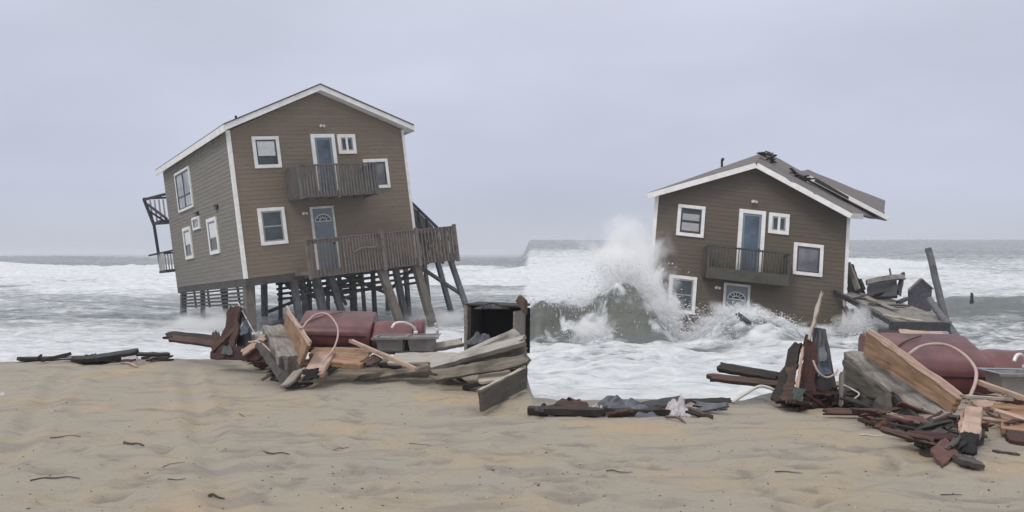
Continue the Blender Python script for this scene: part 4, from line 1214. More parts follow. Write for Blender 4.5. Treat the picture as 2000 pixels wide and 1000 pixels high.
panel('plank', "brown grey plank standing on its long edge at the end of the left heap", "plank", (at(941, 804, 8.2), at(1026, 758, 9.4), at(1027, 717, 9.5), at(937, 764, 8.22)), .05, 'plank_brown', jag=.006)
plank('board', "pale splintered edge strip on top of the plank standing on edge", "board", at(938, 763, 8.33), at(1026, 716, 9.48), .055, .014, 'pale_timber', roll=6, jag=.03)
# black open cabinet
def cabinet():
    a = at(914, 692, 11.0); b = at(1014, 698, 10.75)
    M = frame_from(a, b); r = empty('cabinet', M); tag(r, "black open cabinet lying on its side behind the weathered log", "cabinet")
    L_ = (b-a).length; H = .64; D = .5
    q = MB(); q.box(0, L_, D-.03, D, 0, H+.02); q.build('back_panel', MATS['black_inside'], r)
    for n, bx, m in (('side_panel', (-.01, .035, 0, D-.033, 0, H+.05), 'concrete_dark'), ('side_panel', (L_-.10, L_-.06, 0, D-.033, 0, H), 'grey_timber'), ('top_panel', (-.05, L_, -.02, D, H+.052, H+.085), 'dark_timber'), ('bottom_panel', (.037, L_-.102, 0, D-.033, 0, .03), 'dark_timber')):
        q = MB(); q.box(*bx); o = q.build(n, MATS[m], r, bevel=.008)
        if n == 'side_panel' and m == 'grey_timber': o["label"] = "pale weathered side panel of the cabinet"
    q = MB(); q.beam((-.02, -.03, 0), (-.03, -.03, H+.06), .045, .03); q.build('door_stile', MATS['grey_timber'], r)
    return r
cab = cabinet()
cloth('cloth', "black torn plastic rubbish on top of the black cabinet", "cloth", at(960, 603, 10.9), .45, .3, .07, 'tarp', seed=5)
cord('cable', "black cable curl on top of the black cabinet", "cable", [at(938, 606, 10.7), at(950, 594, 10.7), at(966, 593, 10.7), at(985, 601, 10.7)], .010, 'black_plastic')
cloth('cloth', "bluish rag heap lying inside the black cabinet", "cloth", at(940, 672, 10.75), .36, .25, .20, 'tarp_grey', seed=9)
panel('crate_lid', "brown wooden crate lid leaning at the far right edge of the black cabinet", "lid", (at(1010, 590, 10.2), at(1026, 614, 10.0), at(1027, 586, 10.1), at(1019, 577, 10.2)), .09, 'brown_timber', jag=.004)
# ------------------------------------------------------------------ black wreck strip on the left sand
plank('plank', "long black plank lying along the water's edge at far left", "plank", G(42, 708, .05), G(160, 703, .06), .13, .06, 'dark_timber', roll=8, jag=.04)
plank('plank', "second black plank overlapping the long one at far left", "plank", at(82, 704, 11.9), at(134, 692, 12.0), .05, .05, 'dark_timber', jag=.04)
plank('plank', "flat black plank under the rag at the left water's edge", "plank", G(160, 709, .05), G(236, 706, .06), .20, .06, 'dark_timber', roll=5, jag=.05)
plank('plank', "black bluish beam rising right over the left strip of wreckage", "plank", at(186, 699, 11.8), at(270, 686, 12.0), .11, .06, 'tarp', roll=25, jag=.02)
plank('plank', "thin dark plank at the right end of the left strip of wreckage", "plank", at(268, 692, 12.3), at(331, 692, 12.3), .09, .04, 'dark_timber', roll=15, jag=.03)
plank('board', "brown crooked stick below the thin dark plank on the left sand", "stick", G(276, 702, .02), G(326, 700, .05), .05, .04, 'brown_timber', jag=.04)
cloth('cloth', "black tarp lump in the middle of the left strip of wreckage", "tarp", G(170, 706, -.02), .50, .35, .16, 'tarp', seed=13)
cloth('cloth', "small white rag at the right of the left strip of wreckage", "rag", G(252, 704, -.01), .26, .25, .17, 'rag_white', seed=17)
cloth('cloth', "tiny whitish rag between the black planks at far left", "rag", G(139, 701, -.01), .17, .2, .10, 'rag_white', seed=19)
plank('board', "thin black branch spike at the left of the strip of wreckage", "stick", at(70, 703, 11.9), at(80, 694, 11.9), .04, .03, 'dark_timber')
cord('branch', "thin pale branch in front of the white rag on the left sand", "branch", [G(236, 711, .02), G(254, 713, .03), G(268, 718, .01)], .016, 'hose')

# ------------------------------------------------------------------ wreckage in front of the broken house
# strip along the water, left part
plank('plank', "long black plank along the water's edge below the breaking wave", "plank", G(1030, 810, .05), G(1176, 814, .05), .15, .07, 'dark_timber', jag=.05)
plank('plank', "pointed black branch over the long plank below the breaking wave", "plank", at(1050, 802, 8.5), at(1136, 785, 8.7), .06, .06, 'dark_timber', jag=.04)
plank('board', "short black spike sticking up from the right strip of wreckage", "stick", at(1050, 802, 8.5), at(1062, 791, 8.5), .05, .03, 'dark_timber', jag=.03)
plank('plank', "flat black plank under the grey tarp in the right strip of wreckage", "plank", G(1190, 812, .05), G(1300, 812, .05), .22, .07, 'dark_timber', jag=.05)
cloth('cloth', "grey tarp lump draped over the right strip of wreckage", "tarp", G(1215, 806, -.03), .75, .45, .19, 'tarp_grey', seed=23)
plank('plank', "rounded dark grey beam across the right strip of wreckage", "plank", at(1246, 798, 8.5), at(1336, 783, 8.75), .13, .08, 'tarp', roll=20, jag=.02)
plank('plank', "thin dark plank at the right end of the right strip of wreckage", "plank", at(1338, 785, 8.8), at(1432, 783, 8.8), .10, .03, 'dark_timber', roll=25, jag=.02)
plank('board', "purplish brown board below the thin dark plank on the right sand", "board", at(1345, 795, 8.75), at(1412, 790, 8.75), .12, .03, 'brown_timber', roll=25, jag=.05)
plank('board', "brown splinter lying below the purplish board on the right sand", "stick", G(1340, 803, .03), G(1386, 818, .02), .06, .04, 'brown_timber', jag=.05)
cloth('cloth', "small white rag by the rounded beam of the right strip of wreckage", "rag", G(1318, 808, -.02), .27, .28, .21, 'rag_white', seed=29)
cloth('cloth', "pinkish white rag between black branch and tarp on the right sand", "rag", G(1168, 806, -.01), .20, .2, .12, 'rag_white', seed=31)
cord('branch', "thin brown branch in front of the white rag on the right sand", "branch", [G(1300, 818, .02), G(1325, 824, .04), G(1352, 836, .01)], .015, 'cable')
# planks and pipe
plank('plank', "dark thick plank floating left of the upright wreck clump", "plank", at(1404, 717, 9.3), at(1526, 738, 9.0), .14, .06, 'dark_timber', roll=30, jag=.03)
plank('plank', "purplish plank below the dark thick one, left of the upright wreck clump", "plank", at(1388, 737, 9.1), at(1524, 752, 8.8), .11, .05, 'brown_timber', roll=25, jag=.06)
cord('pipe', "bent pale pipe below the planks left of the upright wreck clump", "pipe", [at(1430, 786, 8.7), at(1458, 768, 8.7), at(1482, 755, 8.7), at(1500, 757, 8.7), at(1514, 763, 8.7)], .018, 'hose_pale')
# upright clump
panel('broken_board', "dark brown board leaning at the left of the upright clump before the broken house", "panel", (at(1508, 783, 8.6), at(1532, 786, 8.5), at(1569, 674, 8.8), at(1550, 669, 8.9)), .05, 'dark_timber', jag=.03)
panel('broken_board', "rusty orange brown board in the left half of the upright clump", "panel", (at(1526, 786, 8.45), at(1550, 786, 8.4), at(1560, 712, 8.6), at(1540, 715, 8.65)), .04, 'brown_timber', jag=.05)
plank('board', "pale narrow batten between the leaning boards of the right upright clump", "board", at(1556, 764, 8.4), at(1569, 676, 8.65), .03, .03, 'pink_ply', jag=.02)
lump('cushion', "dark red rounded cushion standing upright in the right clump", "cushion", at(1578, 694, 8.8), (.055, .06, .24), 'red_timber', sub=3, amp=.08)
panel('broken_board', "dark red splintered panel in the middle of the right upright clump", "panel", (at(1560, 785, 8.5), at(1598, 790, 8.45), at(1592, 668, 8.8), at(1572, 668, 8.8)), .04, 'red_timber', jag=.05)
panel('appliance_door', "glossy black slanted appliance door in the right upright clump before the broken house", "appliance door", (at(1588, 786, 8.6), at(1638, 784, 8.55), at(1612, 643, 8.9), at(1586, 640, 8.95)), .05, 'black_plastic', jag=.006)
panel('sheet_scrap', "shiny blue sheet shred on the black door of the right clump", "sheet", (at(1598, 735, 8.35), at(1624, 730, 8.35), at(1612, 682, 8.6), at(1598, 688, 8.6)), .012, 'blue_sheet', jag=.014, sag=.03)
panel('sheet_scrap', "pale grey torn sheet shred below the top of the right clump", "sheet", (at(1602, 708, 8.40), at(1616, 704, 8.40), at(1610, 674, 8.55), at(1600, 680, 8.55)), .012, 'tarp_grey', jag=.014)
plank('pole', "thin pale pole rising above the right upright clump", "pole", at(1580, 664, 8.75), at(1606, 570, 9.0), .035, .03, 'pale_timber', jag=.02)
cord('cable', "pale cable loop hanging across the black door of the right clump", "cable", [at(1588, 704, 8.25), at(1598, 726, 8.2), at(1614, 737, 8.2), at(1630, 731, 8.2), at(1636, 722, 8.25)], .010, 'hose')
rubble("dark red splinters heaped at the foot of the right upright clump", G(1590, 792), .30, .22, .26, 80, 'red_timber')
rubble("black splinters along the foot of the rear grey timber", G(1650, 795), .22, .2, .14, 40, 'dark_timber')
rubble("dark splinters fanned out under the near tip of the right headboard", G(1830, 866), .26, .2, .16, 60, 'concrete_dark')
plank('board', "black board lying along the foot of the right upright clump", "board", G(1570, 796, .03), G(1660, 794, .05), .14, .05, 'dark_timber', jag=.05)
panel('sheet_scrap', "greyish green sheet shred at the foot of the right clump", "sheet", (at(1546, 780, 8.3), at(1566, 784, 8.25), at(1574, 760, 8.35), at(1550, 756, 8.4)), .012, 'green_sheet', jag=.014)
plank('stick', "grey upright stake between the right clump and the grey timbers", "stake", at(1643, 793, 8.4), at(1644, 724, 8.45), .045, .04, 'grey_timber')
cord('cable', "thin pale wire bent beside the grey upright stake", "wire", [at(1648, 752, 8.4), at(1664, 760, 8.4), at(1678, 770, 8.3), at(1664, 782, 8.3)], .009, 'hose_pale')
# grey timbers
slab_beam('timber', "rear thick grey timber with dark side, left of the right orange headboard", "timber", at(1676, 706, 9.6), at(1760, 790, 8.4), .36, .30, 'grey_timber', roll=4)
panel('timber_facing', "dark brown facing below the rear grey timber", "facing", (at(1650, 764, 9.2), at(1746, 834, 7.5), at(1735, 762, 8.0), at(1650, 702, 9.3)), .05, 'plank_brown', jag=.03, rough=.012)  # separate dark brown panel laid along the timber's side
slab_beam('timber', "front thick grey timber with a split black end, left of the right orange headboard", "timber", at(1754, 752, 8.8), at(1840, 832, 7.25), .30, .16, 'grey_timber', roll=10)
plank('plank', "blackened split plank along the side of the front grey timber", "plank", at(1744, 790, 8.0), at(1812, 858, 7.0), .20, .05, 'dark_timber', roll=75, jag=.04, nx=14)
for k, (p, q_, w, m, rl, lab) in enumerate((((1776, 860, 6.95), (1846, 836, 7.2), .16, 'concrete_dark', -35, "dark grey shattered board under the split timber end"), ((1826, 812, 7.5), (1880, 842, 7.1), .18, 'concrete_dark', 15, "dark grey board fanning over the split timber end"), ((1790, 868, 6.8), (1838, 862, 6.85), .14, 'grey_timber', -25, "grey splinter lying beside the shattered board"))):
    plank('board', lab, "board", at(*p), at(*q_), w, .04, m, roll=rl, jag=.06)
panel('board', "reddish square board standing tilted at the near tip of the right heap", "board", (at(1840, 914, 6.03), at(1872, 886, 6.3), at(1846, 856, 6.6), at(1816, 880, 6.35)), .035, 'brick_red', jag=.01)
plank('board', "dark grey flat board on the sand behind the reddish square board", "board", G(1866, 906, .05), G(1914, 916, .04), .13, .04, 'concrete_dark', roll=10, jag=.04)
for k, (px, py, s, m, lab) in enumerate(((1712, 818, .09, 'brick_red', "reddish broken block left of the front grey timber"), (1726, 838, .10, 'brick_red', "larger reddish broken block nearest the open sand"), (1748, 842, .07, 'concrete_dark', "small dark broken block under the front grey timber"), (1688, 806, .08, 'dark_timber', "black chunk at the foot of the rear grey timber"))):
    lump('broken_block', lab, "block", G(px, py, s*.4), (s*1.3, s, s*.7), m, rot=k, amp=.25, freq=2.5)
# right headboard, sofa and litter
panel('headboard', "long orange plywood headboard on edge in front of the right sofa", "headboard", (at(1690, 694, 9.3), at(1860, 806, 7.35), at(1876, 777, 7.3), at(1697, 647, 9.25)), .06, 'orange_ply', jag=.008)
plank('board', "pale edging board along the top of the right orange headboard", "board", at(1699, 646, 9.2), at(1878, 776, 7.27), .07, .035, 'pink_ply', roll=65, jag=.01)
plank('board', "dark notch board leaning on the right orange headboard", "board", at(1752, 730, 8.5), at(1758, 690, 8.6), .07, .03, 'brown_timber', roll=90)
sofa("maroon padded sofa behind the long orange headboard, in front of the broken house", Matrix.Translation(at(1728, 772, 9.5)) @ Matrix.Rotation(math.radians(-2), 4, 'Z') @ Matrix.Rotation(math.radians(1.0), 4, 'Y') @ Matrix.Scale(1.22, 4), 1.09, .75)
cord('conduit', "pinkish looped conduit over the front of the right maroon sofa", "conduit", [at(1775, 692, 8.6), at(1795, 678, 8.9), at(1822, 672, 9.0), at(1852, 675, 9.0), at(1882, 692, 8.7), at(1904, 718, 8.4), at(1906, 742, 8.2), at(1898, 766, 8.0), at(1888, 786, 7.8)], .018, 'hose')
plank('board', "dark red board poking up behind the right headboard's far end", "board", at(1716, 650, 10.6), at(1756, 656, 10.4), .12, .08, 'red_timber', roll=20)
panel('board', "pale tan plank resting behind the right sofa", "board", (at(1757, 660, 10.9), at(1842, 666, 10.8), at(1840, 652, 11.1), at(1757, 645, 11.2)), .05, 'pole_wood', jag=.02)
plank('plywood_scrap', "pale pink plywood box end with black hollow front at the near end of the headboard", "plywood", at(1895, 852, 6.66), at(1902, 800, 7.4), .15, .06, 'pink_ply', roll=0)
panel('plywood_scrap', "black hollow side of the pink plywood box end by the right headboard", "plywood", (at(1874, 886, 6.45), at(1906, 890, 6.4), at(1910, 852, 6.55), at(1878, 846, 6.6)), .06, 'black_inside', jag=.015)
panel('plywood_scrap', "pale chipped strip on the side of the right black hollow box", "plywood", (at(1868, 872, 6.6), at(1876, 868, 6.6), at(1884, 800, 7.4), at(1879, 800, 7.4)), .03, 'pink_ply', jag=.03)
panel('plywood_scrap', "orange plywood sheet lying on a block at the right photo edge", "plywood", (at(1960, 842, 7.2), at(2030, 852, 7.05), at(2040, 810, 7.9), at(1950, 808, 7.95)), .06, 'orange_ply', jag=.02)
panel('plywood_scrap', "upper orange plywood sheet under the pinkish poles by the right sofa", "plywood", (at(1935, 800, 8.4), at(2020, 806, 8.3), at(2030, 782, 8.8), at(1925, 782, 8.8)), .05, 'orange_ply', jag=.02)
panel('plywood_scrap', "dark red underside board below the orange sheet at the right photo edge", "plywood", (at(1966, 864, 6.9), at(2034, 872, 6.75), at(2034, 852, 7.0), at(1962, 843, 7.18)), .05, 'red_timber', jag=.02)
plank('pole', "pinkish pole lying diagonally from the right sofa's front to the photo edge", "pole", at(1910, 746, 8.3), at(2040, 792, 7.8), .055, .05, 'pole_wood')
plank('pole', "thin pale pole across the foot of the right conduit loop", "pole", at(1884, 774, 7.8), at(1974, 780, 8.0), .035, .03, 'pale_timber')
plank('board', "dark batten below the thin pale pole by the right sofa", "board", at(1905, 772, 8.3), at(1995, 786, 8.2), .09, .05, 'red_timber', jag=.04)
plank('board', "pinkish short board between the two poles by the right sofa", "board", at(1900, 792, 8.1), at(1935, 790, 8.1), .16, .04, 'pink_ply', roll=15, jag=.03)
sink("steel double basin sink with arching faucet beside the right sofa", Matrix.Translation(at(2035, 775, 8.6)) @ Matrix.Rotation(math.radians(1), 4, 'Y'), .95, .48, .245)
plank('stick', "dark thin stick lying on the sand below the orange sheet", "stick", G(1944, 884, .01), G(1990, 890, .01), .03, .02, 'seaweed')

# ------------------------------------------------------------------ floating wreck beside the broken house
GW = None
def W_(px, py, Y): return at(px, py, Y)
panel('deck_platform', "grey boarded deck platform torn off and floating right of the broken house", "deck", (W_(1640, 574, 29.5), W_(1768, 640, 26.0), W_(1858, 632, 27.0), W_(1722, 580, 31.5)), .18, 'grey_timber', jag=.12, n=10)
plank('beam', "long dark beam under the front of the floating deck platform", "beam", W_(1740, 636, 25.9), W_(1850, 638, 26.2), .28, .30, 'wet_wood_dark')
plank('beam', "dark beam edge running from the house wall down to the deck platform", "beam", W_(1630, 570, 29.3), W_(1752, 636, 25.9), .14, .16, 'wet_wood_dark')
panel('wall_panel', "dark triangular wall panel standing against the broken house's right corner", "panel", (W_(1654, 572, 30.2), W_(1686, 572, 30.2), W_(1668, 520, 30.8), W_(1655, 512, 30.8)), .12, 'dark_timber', jag=.06)
plank('board', "grey edge board on the dark triangular wall panel", "board", W_(1656, 514, 30.1), W_(1676, 566, 29.6), .22, .08, 'grey_timber', roll=80)
panel('wall_panel', "dark sagging wall panel in the middle of the floating wreck", "panel", (W_(1696, 586, 29.6), W_(1752, 580, 29.6), W_(1748, 544, 30.4), W_(1694, 552, 30.4)), .14, 'wet_wood_dark', jag=.08)
plank('beam', "curved grey beam on top of the dark sagging wall panel", "beam", W_(1692, 552, 30.0), W_(1766, 541, 30.2), .20, .12, 'grey_timber', roll=60, bow=.12)
plank('post', "short splintered post standing left of the gable shaped panel", "post", W_(1754, 576, 30.0), W_(1764, 532, 30.3), .20, .12, 'wet_wood_dark', w2=.12, jag=.05)
plank('post', "slim grey stick standing above the sagging wall panel", "post", W_(1742, 548, 30.6), W_(1737, 523, 30.6), .09, .06, 'grey_timber', w2=.04, jag=.05)
plank('post', "stubby post at the left of the sagging wall panel", "post", W_(1688, 566, 30.0), W_(1680, 546, 30.0), .12, .1, 'wet_wood_dark', jag=.04)
for k, (p0, p1, w, m, lab) in enumerate((((1664, 590, 28.6), (1740, 572, 30.2), .22, 'wet_wood_dark', "dark plank thrown across the upper end of the deck platform"), ((1700, 600, 28.0), (1772, 604, 28.8), .16, 'wet_wood_dark', "black plank across the middle of the deck platform"), ((1726, 622, 27.0), (1800, 634, 26.4), .20, 'pale_timber', "sandy pale board lying along the deck platform's front"), ((1690, 586, 28.9), (1750, 612, 27.6), .18, 'grey_timber', "grey loose board lying along the deck platform"))):
    plank('board', lab, "board", W_(*p0)+Vector((0, 0, .12)), W_(*p1)+Vector((0, 0, .12)), w, .05, m, jag=.08, roll=8*k-10)
def gable_panel():
    c = W_(1798, 576, 31.0); M = Matrix.Translation(c) @ Matrix.Rotation(math.radians(-8), 4, 'Y') @ Matrix.Rotation(math.radians(16), 4, 'X')
    r = empty('gable_panel', M); tag(r, "grey purple gable shaped wall panel standing in the floating wreck", "panel")
    q = MB(); q.prism([(-.50, -.75), (.42, -.75), (.44, .22), (-.02, .70), (-.50, .30)], lambda p: (p[0], -.05, p[1]), lambda p: (p[0], .05, p[1]))
    q.build('wall', MATS['tarp_grey'], r, bevel=.01)
    q = MB(); q.beam((-.52, -.07, .29), (-.02, -.07, .72), .05, .10, up=(0,1,0)); q.beam((.0, -.07, .71), (.47, -.07, .21), .05, .10, up=(0,1,0)); q.build('edge_board', MATS['grey_timber'], r)
gable_panel()
def round_pile(label, a, b, r):
    a, b = Vector(a), Vector(b); q = MB(); L_ = (b-a).length
    q.tube([(L_*k/8, .012*math.sin(k*2.1), .012*math.cos(k*1.7)) for k in range(9)], r, 14, taper=.9)
    o = q.build('pile', MATS['pile_wood'], None, smooth=False); o.matrix_world = frame_from(a, b); tag(o, label, "pile", "loose piles of the broken house"); return o
round_pile("tall round pile standing clear above the floating wreck", W_(1850, 640, 27.4), W_(1813, 484, 27.8), .125)
round_pile("lower round pile slanting across the foot of the tall one", W_(1876, 668, 26.2), W_(1814, 584, 27.6), .13)
for (p0, p1, w, lab) in (((1650, 600, 28.8), (1674, 650, 27.8), .16, "dark splintered joist hanging below the beam edge near the house corner"), ((1672, 590, 29), (1700, 622, 27.8), .22, "dark broken joist under the deck platform's left part"), ((1664, 606, 28.6), (1658, 640, 28), .14, "thin black joist stub at the broken house's wet corner"), ((1756, 590, 29.2), (1774, 582, 29.4), .2, "short dark joist lying on the deck platform")):
    plank('joist', lab, "joist", W_(*p0), W_(*p1), w, .10, 'wet_wood_dark', jag=.08)
plank('board', "dark broken board thrown up in the foam before the broken house's entry door", "board", at(1440, 612, 24.8), at(1466, 632, 24.3), .20, .05, 'wet_wood_dark', jag=.1)
plank('post', "lone dark stake sticking out of the sea right of the broken house", "stake", at(1898, 592, 36), at(1898, 573, 36), .16, .10, 'wet_wood_dark', w2=.08, jag=.05)
plank('plank', "small reddish plank afloat at the foot of the broken house's wall", "plank", at(1548, 640, 28.3), at(1588, 634, 28.3), .2, .06, 'brown_timber', jag=.05)

# short splintered boards tangled in the heaps
def tangle(n, xr, pyr, lift, mats, where, grp):
    for k in range(n):
        px = random.uniform(*xr); py = random.uniform(*pyr); c = G(px, py); c.z += random.uniform(.01, lift)
        an = random.gauss(0.0, .7); d = Vector((math.cos(an), math.sin(an), random.uniform(-.35, .35))).normalized()*random.uniform(.10, .28)
        c.z = max(c.z, ground(c.x, c.y)+abs(d.z)*.8)
        plank('splintered_board', "splintered board in " + where, "board", c-d, c+d, random.uniform(.03, .11), random.uniform(.015, .04), random.choice(mats), roll=random.uniform(-50, 50), group=grp, nx=5, ny=3, jag=.05)
M1 = ['brown_timber', 'red_timber', 'dark_timber', 'grey_timber', 'concrete_dark', 'orange_ply']
tangle(16, (500, 640), (700, 745), .16, M1, "the heap between grey timbers and orange headboard by the standing house", "splinters of the left heap")
tangle(12, (640, 830), (700, 728), .10, ['brown_timber', 'pink_ply', 'orange_ply', 'driftlog', 'dark_timber'], "the litter in front of the left sofa and sink", "splinters before the left sofa")
tangle(12, (860, 1010), (722, 752), .12, ['driftlog', 'dark_timber', 'plank_brown', 'pale_timber'], "the wood under the weathered log", "splinters under the log")
tangle(14, (1660, 1760), (790, 842), .14, ['dark_timber', 'concrete_dark', 'brick_red', 'brown_timber'], "the heap along the foot of the rear grey timber", "splinters by the rear timber")
tangle(20, (1770, 1900), (836, 892), .16, ['dark_timber', 'brown_timber', 'plank_brown', 'brick_red', 'red_timber', 'grey_timber'], "the near tip of the right heap", "splinters at the near tip")
tangle(12, (1900, 2000), (790, 850), .14, ['pink_ply', 'orange_ply', 'brown_timber', 'red_timber'], "the plywood litter in front of the right sofa", "splinters before the right sofa")
tangle(10, (1520, 1650), (786, 798), .14, ['dark_timber', 'brown_timber', 'red_timber'], "the foot of the right upright clump", "splinters by the right clump")
tangle(10, (60, 320), (697, 710), .06, ['dark_timber', 'tarp_grey', 'brown_timber'], "the black strip of wreckage at the left water's edge", "splinters of the left strip")
tangle(12, (1050, 1400), (796, 816), .07, ['dark_timber', 'tarp_grey', 'brown_timber'], "the black strip of wreckage at the right water's edge", "splinters of the right strip")
# ------------------------------------------------------------------ spray of the breaking wave
def spray_cloud(label, c, sx, sy, sz, dens, seed, rot=0.0):
    bm = bmesh.new(); bmesh.ops.create_icosphere(bm, subdivisions=3, radius=1.0)
    me = bpy.data.meshes.new('sea_spray'); bm.to_mesh(me); bm.free()
    o = link('sea_spray', me, mist_mat('mist', dens, seed)); o.location = c; o.scale = (sx, sy, sz); o.rotation_euler = (0, rot, 0)
    tag(o, label, "spray", None, 'stuff'); return o
spray_cloud("tall white spray plume thrown up at the left wall of the broken house", at(1222, 552, 27.4), 2.1, 1.0, 2.4, 5.5, 1.0, math.radians(-12))
spray_cloud("dense low spray burst against the broken house's left corner", at(1285, 590, 26.6), 1.05, .8, 1.7, 8.5, 2.3, math.radians(-18))
spray_cloud("thin drifting mist above the plume", at(1225, 495, 28.5), 2.2, 1.2, 1.9, 2.2, 4.1)
spray_cloud("white spray over the foam heap before the entry door", at(1445, 632, 25.6), 2.1, .9, .95, 6.0, 5.7)
spray_cloud("spray burst in the hollow of the breaking wave", at(1160, 648, 25.0), 1.15, .6, .75, 6.5, 7.9)
spray_cloud("low mist along the foot of the broken house's wall", at(1560, 650, 26.6), 2.2, .8, .5, 4.0, 3.3)
spray_cloud("pale spray between broken house and floating deck", at(1672, 632, 27.2), 1.1, .6, .9, 4.0, 9.2)
spray_cloud("low mist around the feet of the standing house's right piles", at(850, 632, 32.6), 2.8, 1.6, 1.0, 2.6, 11.2)
spray_cloud("low mist around the feet of the standing house's left piles", at(420, 640, 30.5), 3.2, 1.6, 1.1, 2.2, 12.9)

spray_cloud("ragged white spray blowing back off the crest of the breaking wave", at(1150, 590, 26.9), 2.0, .8, .7, 2.2, 14.4)
spray_cloud("white spray swallowing the wave's end at the broken house's corner", at(1262, 615, 25.7), 1.0, .6, 1.15, 6.5, 16.1, math.radians(-20))

def droplets(label, specs):
    """many separate drops and torn threads of water flung out of a foot point, as one mesh"""
    V = []; F = []
    for (foot, n, speed, cone, lean, r0, r1, depth) in specs:
        for _ in range(n):
            a = random.gauss(lean, cone); v = speed*random.random()**.7
            vx, vz = math.sin(a)*v, abs(math.cos(a))*v
            tt = random.uniform(.05, .55); vy = random.gauss(0, .35)*depth
            p = Vector((foot[0]+random.gauss(0, .25)+vx*tt, foot[1]+vy, foot[2]+vz*tt-4.9*tt*tt+random.gauss(0, .08)))
            d = Vector((vx, vy*.3, vz-9.8*tt)).normalized()
            r = r0*(r1/r0)**random.random(); l = r*random.uniform(1.2, 5.0)
            u = d.cross(Vector((0, 1, .01))).normalized(); w = d.cross(u)
            b = len(V)
            V += [tuple(p+d*l), tuple(p+u*r), tuple(p-u*r*.5+w*r*.8), tuple(p-u*r*.5-w*r*.8), tuple(p-d*l*.8)]
            F += [(b, b+1, b+2), (b, b+2, b+3), (b, b+3, b+1), (b+4, b+2, b+1), (b+4, b+3, b+2), (b+4, b+1, b+3)]
    mb = MB(); mb.v = V; mb.f = F
    o = mb.build('spray_drops', MATS['spray_drops'], None); tag(o, label, "spray", None, 'stuff'); return o
droplets("flying drops around the plume at the broken house's left wall", [
    (at(1262, 640, 26.4), 9000, 7.2, .26, -.22, .003, .018, 1.4), (at(1230, 615, 26.8), 8000, 6.4, .30, -.10, .003, .016, 1.4), (at(1300, 655, 26.0), 5000, 5.0, .45, -.05, .003, .018, 1.0),
    *[(at(px, 590-12*(px > 1160), 26.5), 380, 1.7, .8, random.uniform(-.4, .4), .003, .02, .9) for px in range(1045, 1270, 18)],
    (at(1162, 668, 25.2), 3500, 3.3, .6, .05, .003, .02, 1.0), (at(1120, 660, 25.4), 1000, 2.6, .6, .0, .003, .018, .8)])
droplets("flying drops over the foam heap before the entry door", [
    (at(1440, 655, 25.4), 8000, 4.6, .55, .1, .003, .022, 1.4), (at(1500, 655, 25.6), 4500, 3.8, .6, .25, .003, .02, 1.2), (at(1390, 668, 24.8), 4000, 3.4, .7, -.2, .003, .02, 1.2),
    (at(1590, 660, 26.6), 2500, 2.8, .8, 0, .003, .016, 1.0), (at(1670, 655, 27.0), 2500, 3.6, .6, .2, .003, .018, .8)])

# ------------------------------------------------------------------ small things on the sand
def twig(name, label, cat, px, py, L_, ang, bend, r, mat, group=None, lift=.006):
    c = G(px, py); a = math.radians(ang); d = Vector((math.cos(a), math.sin(a), 0)); nn = Vector((-d.y, d.x, 0))
    pts = []
    for k in range(5):
        f = k/4-.5; p = c + d*(f*L_) + nn*(bend*L_*(1-4*f*f)) + nn*random.uniform(-.06, .06)*L_
        p.z = ground(p.x, p.y)+lift+r*.4; pts.append(p)
    return cord(name, label, cat, pts, r, mat, group, n=4, taper=.5)
twig('driftwood_stick', "dark curved driftwood stick lying alone on the open sand at left", "stick", 262, 869, .19, -4, -.10, .013, 'seaweed_brown')
twig('seaweed_strand', "curved greenish seaweed strand left of the dark driftwood stick", "seaweed", 128, 856, .24, 25, .22, .005, 'seaweed')
twig('seaweed_strand', "long seaweed strand at the lower left of the sand", "seaweed", 108, 938, .32, 22, .12, .006, 'seaweed')
twig('seaweed_strand', "dark seaweed strand in the middle of the left sand", "seaweed", 540, 885, .26, -18, -.15, .007, 'seaweed')
twig('driftwood_stick', "short brown stick near the bottom edge of the left sand", "stick", 412, 975, .10, 25, 0, .010, 'seaweed_brown')
for k, (px, py, L_, ang, b) in enumerate(((345, 940, .12, 12, .1), (385, 925, .10, 20, -.1), (400, 772, .22, 5, .1), (460, 790, .2, -8, .1), (430, 805, .3, -14, .12), (490, 810, .24, -8, -.1), (420, 822, .22, -12, .1), (380, 806, .18, 3, .2), (270, 845, .14, 6, .1), (300, 848, .12, 32, 0), (660, 880, .2, -10, .1), (640, 940, .16, 10, .2), (600, 938, .14, 18, -.2), (390, 870, .14, 5, .1), (440, 872, .12, -5, .1), (340, 908, .16, 16, .1), (60, 842, .2, -4, .1), (70, 912, .14, 0, .1), (700, 860, .2, -12, .1), (760, 900, .18, 8, .1), (820, 870, .2, -10, .1), (880, 930, .16, 14, .1), (930, 860, .2, -4, .1), (720, 960, .14, 20, .1), (980, 970, .16, 80, .1),
        (1210, 925, .2, -2, .05), (1200, 936, .24, -3, .05), (1250, 870, .2, 4, .1), (1380, 962, .12, -8, .1), (1430, 860, .18, 10, .1), (1540, 925, .2, -6, .1), (1600, 880, .2, -10, .1), (1700, 920, .2, 8, .1), (1690, 850, .16, 22, .1), (1760, 960, .2, -12, .1), (1860, 970, .16, 6, .1), (1480, 828, .22, -6, .1), (1100, 900, .2, 4, .1))):
    if k % 5 != 0: continue
    twig('seaweed_strand', "small dark shred of seaweed scattered on the open sand", "seaweed", px, py, L_, ang, b, random.uniform(.0025, .0055), 'seaweed' if k % 3 else 'seaweed_brown', "seaweed shreds on the sand")
twig('driftwood_stick', "thin pale stick on the sand left of the reddish blocks", "stick", 1705, 852, .22, -18, 0, .006, 'shell')
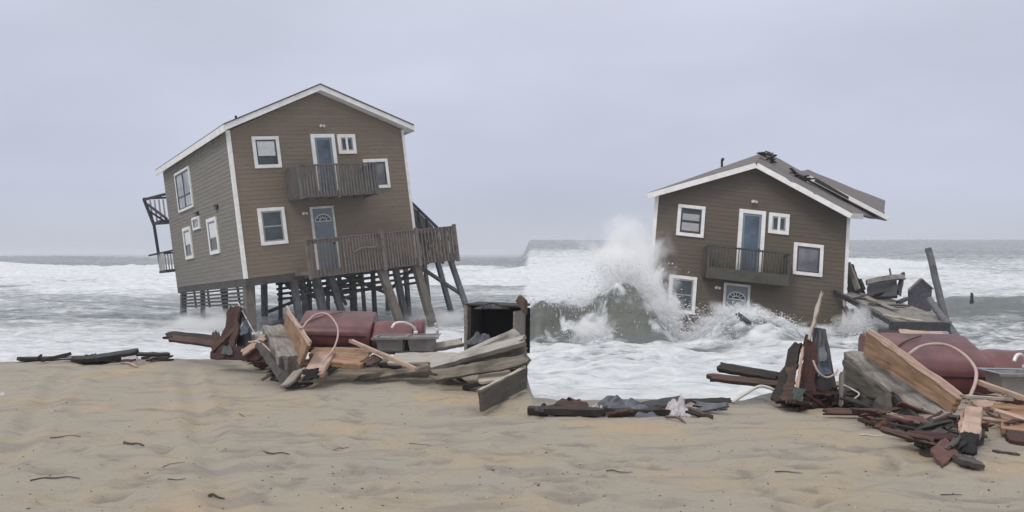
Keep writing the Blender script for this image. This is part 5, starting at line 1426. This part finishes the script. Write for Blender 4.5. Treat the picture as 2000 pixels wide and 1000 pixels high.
# countless flecks: grit, shell bits and weed crumbs
mbs = {'pebble': MB(), 'shell': MB(), 'seaweed': MB()}
for k in range(1000):
    px = random.uniform(-100, 2100); py = 700+310*random.random()**.8
    Y = gy(py); x = (px-1000)/1500*Y
    b, d = sand_base(np.array([x]), np.array([Y]))
    if d[0] > -.25: continue
    cl = vnoise(np.array([x*.9]), np.array([Y*.9]), 5)[0]
    if random.random() > .25+cl*.8: continue
    z = ground(x, Y); r = random.uniform(.003, .008)
    key = random.choices(('pebble', 'shell', 'seaweed'), (5, 1.0, 5))[0]
    if key == 'shell': r *= .8
    a = random.uniform(0, 6.28); l = random.uniform(1, 2.6) if key == 'seaweed' else random.uniform(.8, 1.4)
    ring_ = [(math.cos(t)*r*l*math.cos(a)-math.sin(t)*r*math.sin(a), math.cos(t)*r*l*math.sin(a)+math.sin(t)*r*math.cos(a)) for t in (0, 1.05, 2.1, 3.14, 4.19, 5.24)]
    vs = [(x+p[0], Y+p[1], z-.002) for p in ring_] + [(x+p[0]*.6, Y+p[1]*.6, z+r*.55) for p in ring_]
    mbs[key].add(vs, [(i, (i+1) % 6, 6+(i+1) % 6, 6+i) for i in range(6)] + [(6,7,8,9,10,11)])
for key, nm, lab in (('pebble', 'beach_grit', "brown grit sprinkled over the beach sand"), ('shell', 'shell_bits', "pale shell bits sprinkled over the beach sand"), ('seaweed', 'weed_crumbs', "dark crumbs of seaweed sprinkled over the beach sand")):
    o = mbs[key].build(nm, MATS[key], None); tag(o, lab, "debris", None, 'stuff')
cloth('cloth', "small white scrap at the far left edge of the sand", "scrap", G(2, 771, -.01), .10, .10, .05, 'rag_white', seed=37)

# ------------------------------------------------------------------ sea haze
HZ = bpy.data.materials.new('haze'); HZ.use_nodes = True
t = HZ.node_tree; t.nodes.clear(); o_ = N(t, "OutputMaterial"); pv = N(t, "VolumePrincipled")
pv.inputs["Color"].default_value = (0.93, 0.95, 1.0, 1); pv.inputs["Density"].default_value = 0.0009; pv.inputs["Anisotropy"].default_value = 0.0
t.links.new(pv.outputs[0], o_.inputs["Volume"])
q = MB(); q.box(-4700, 4700, -60, 4100, -4.2, 9.8)
o = q.build('haze', HZ, None); tag(o, "thin pale sea haze over the whole beach", "haze", None, 'stuff')
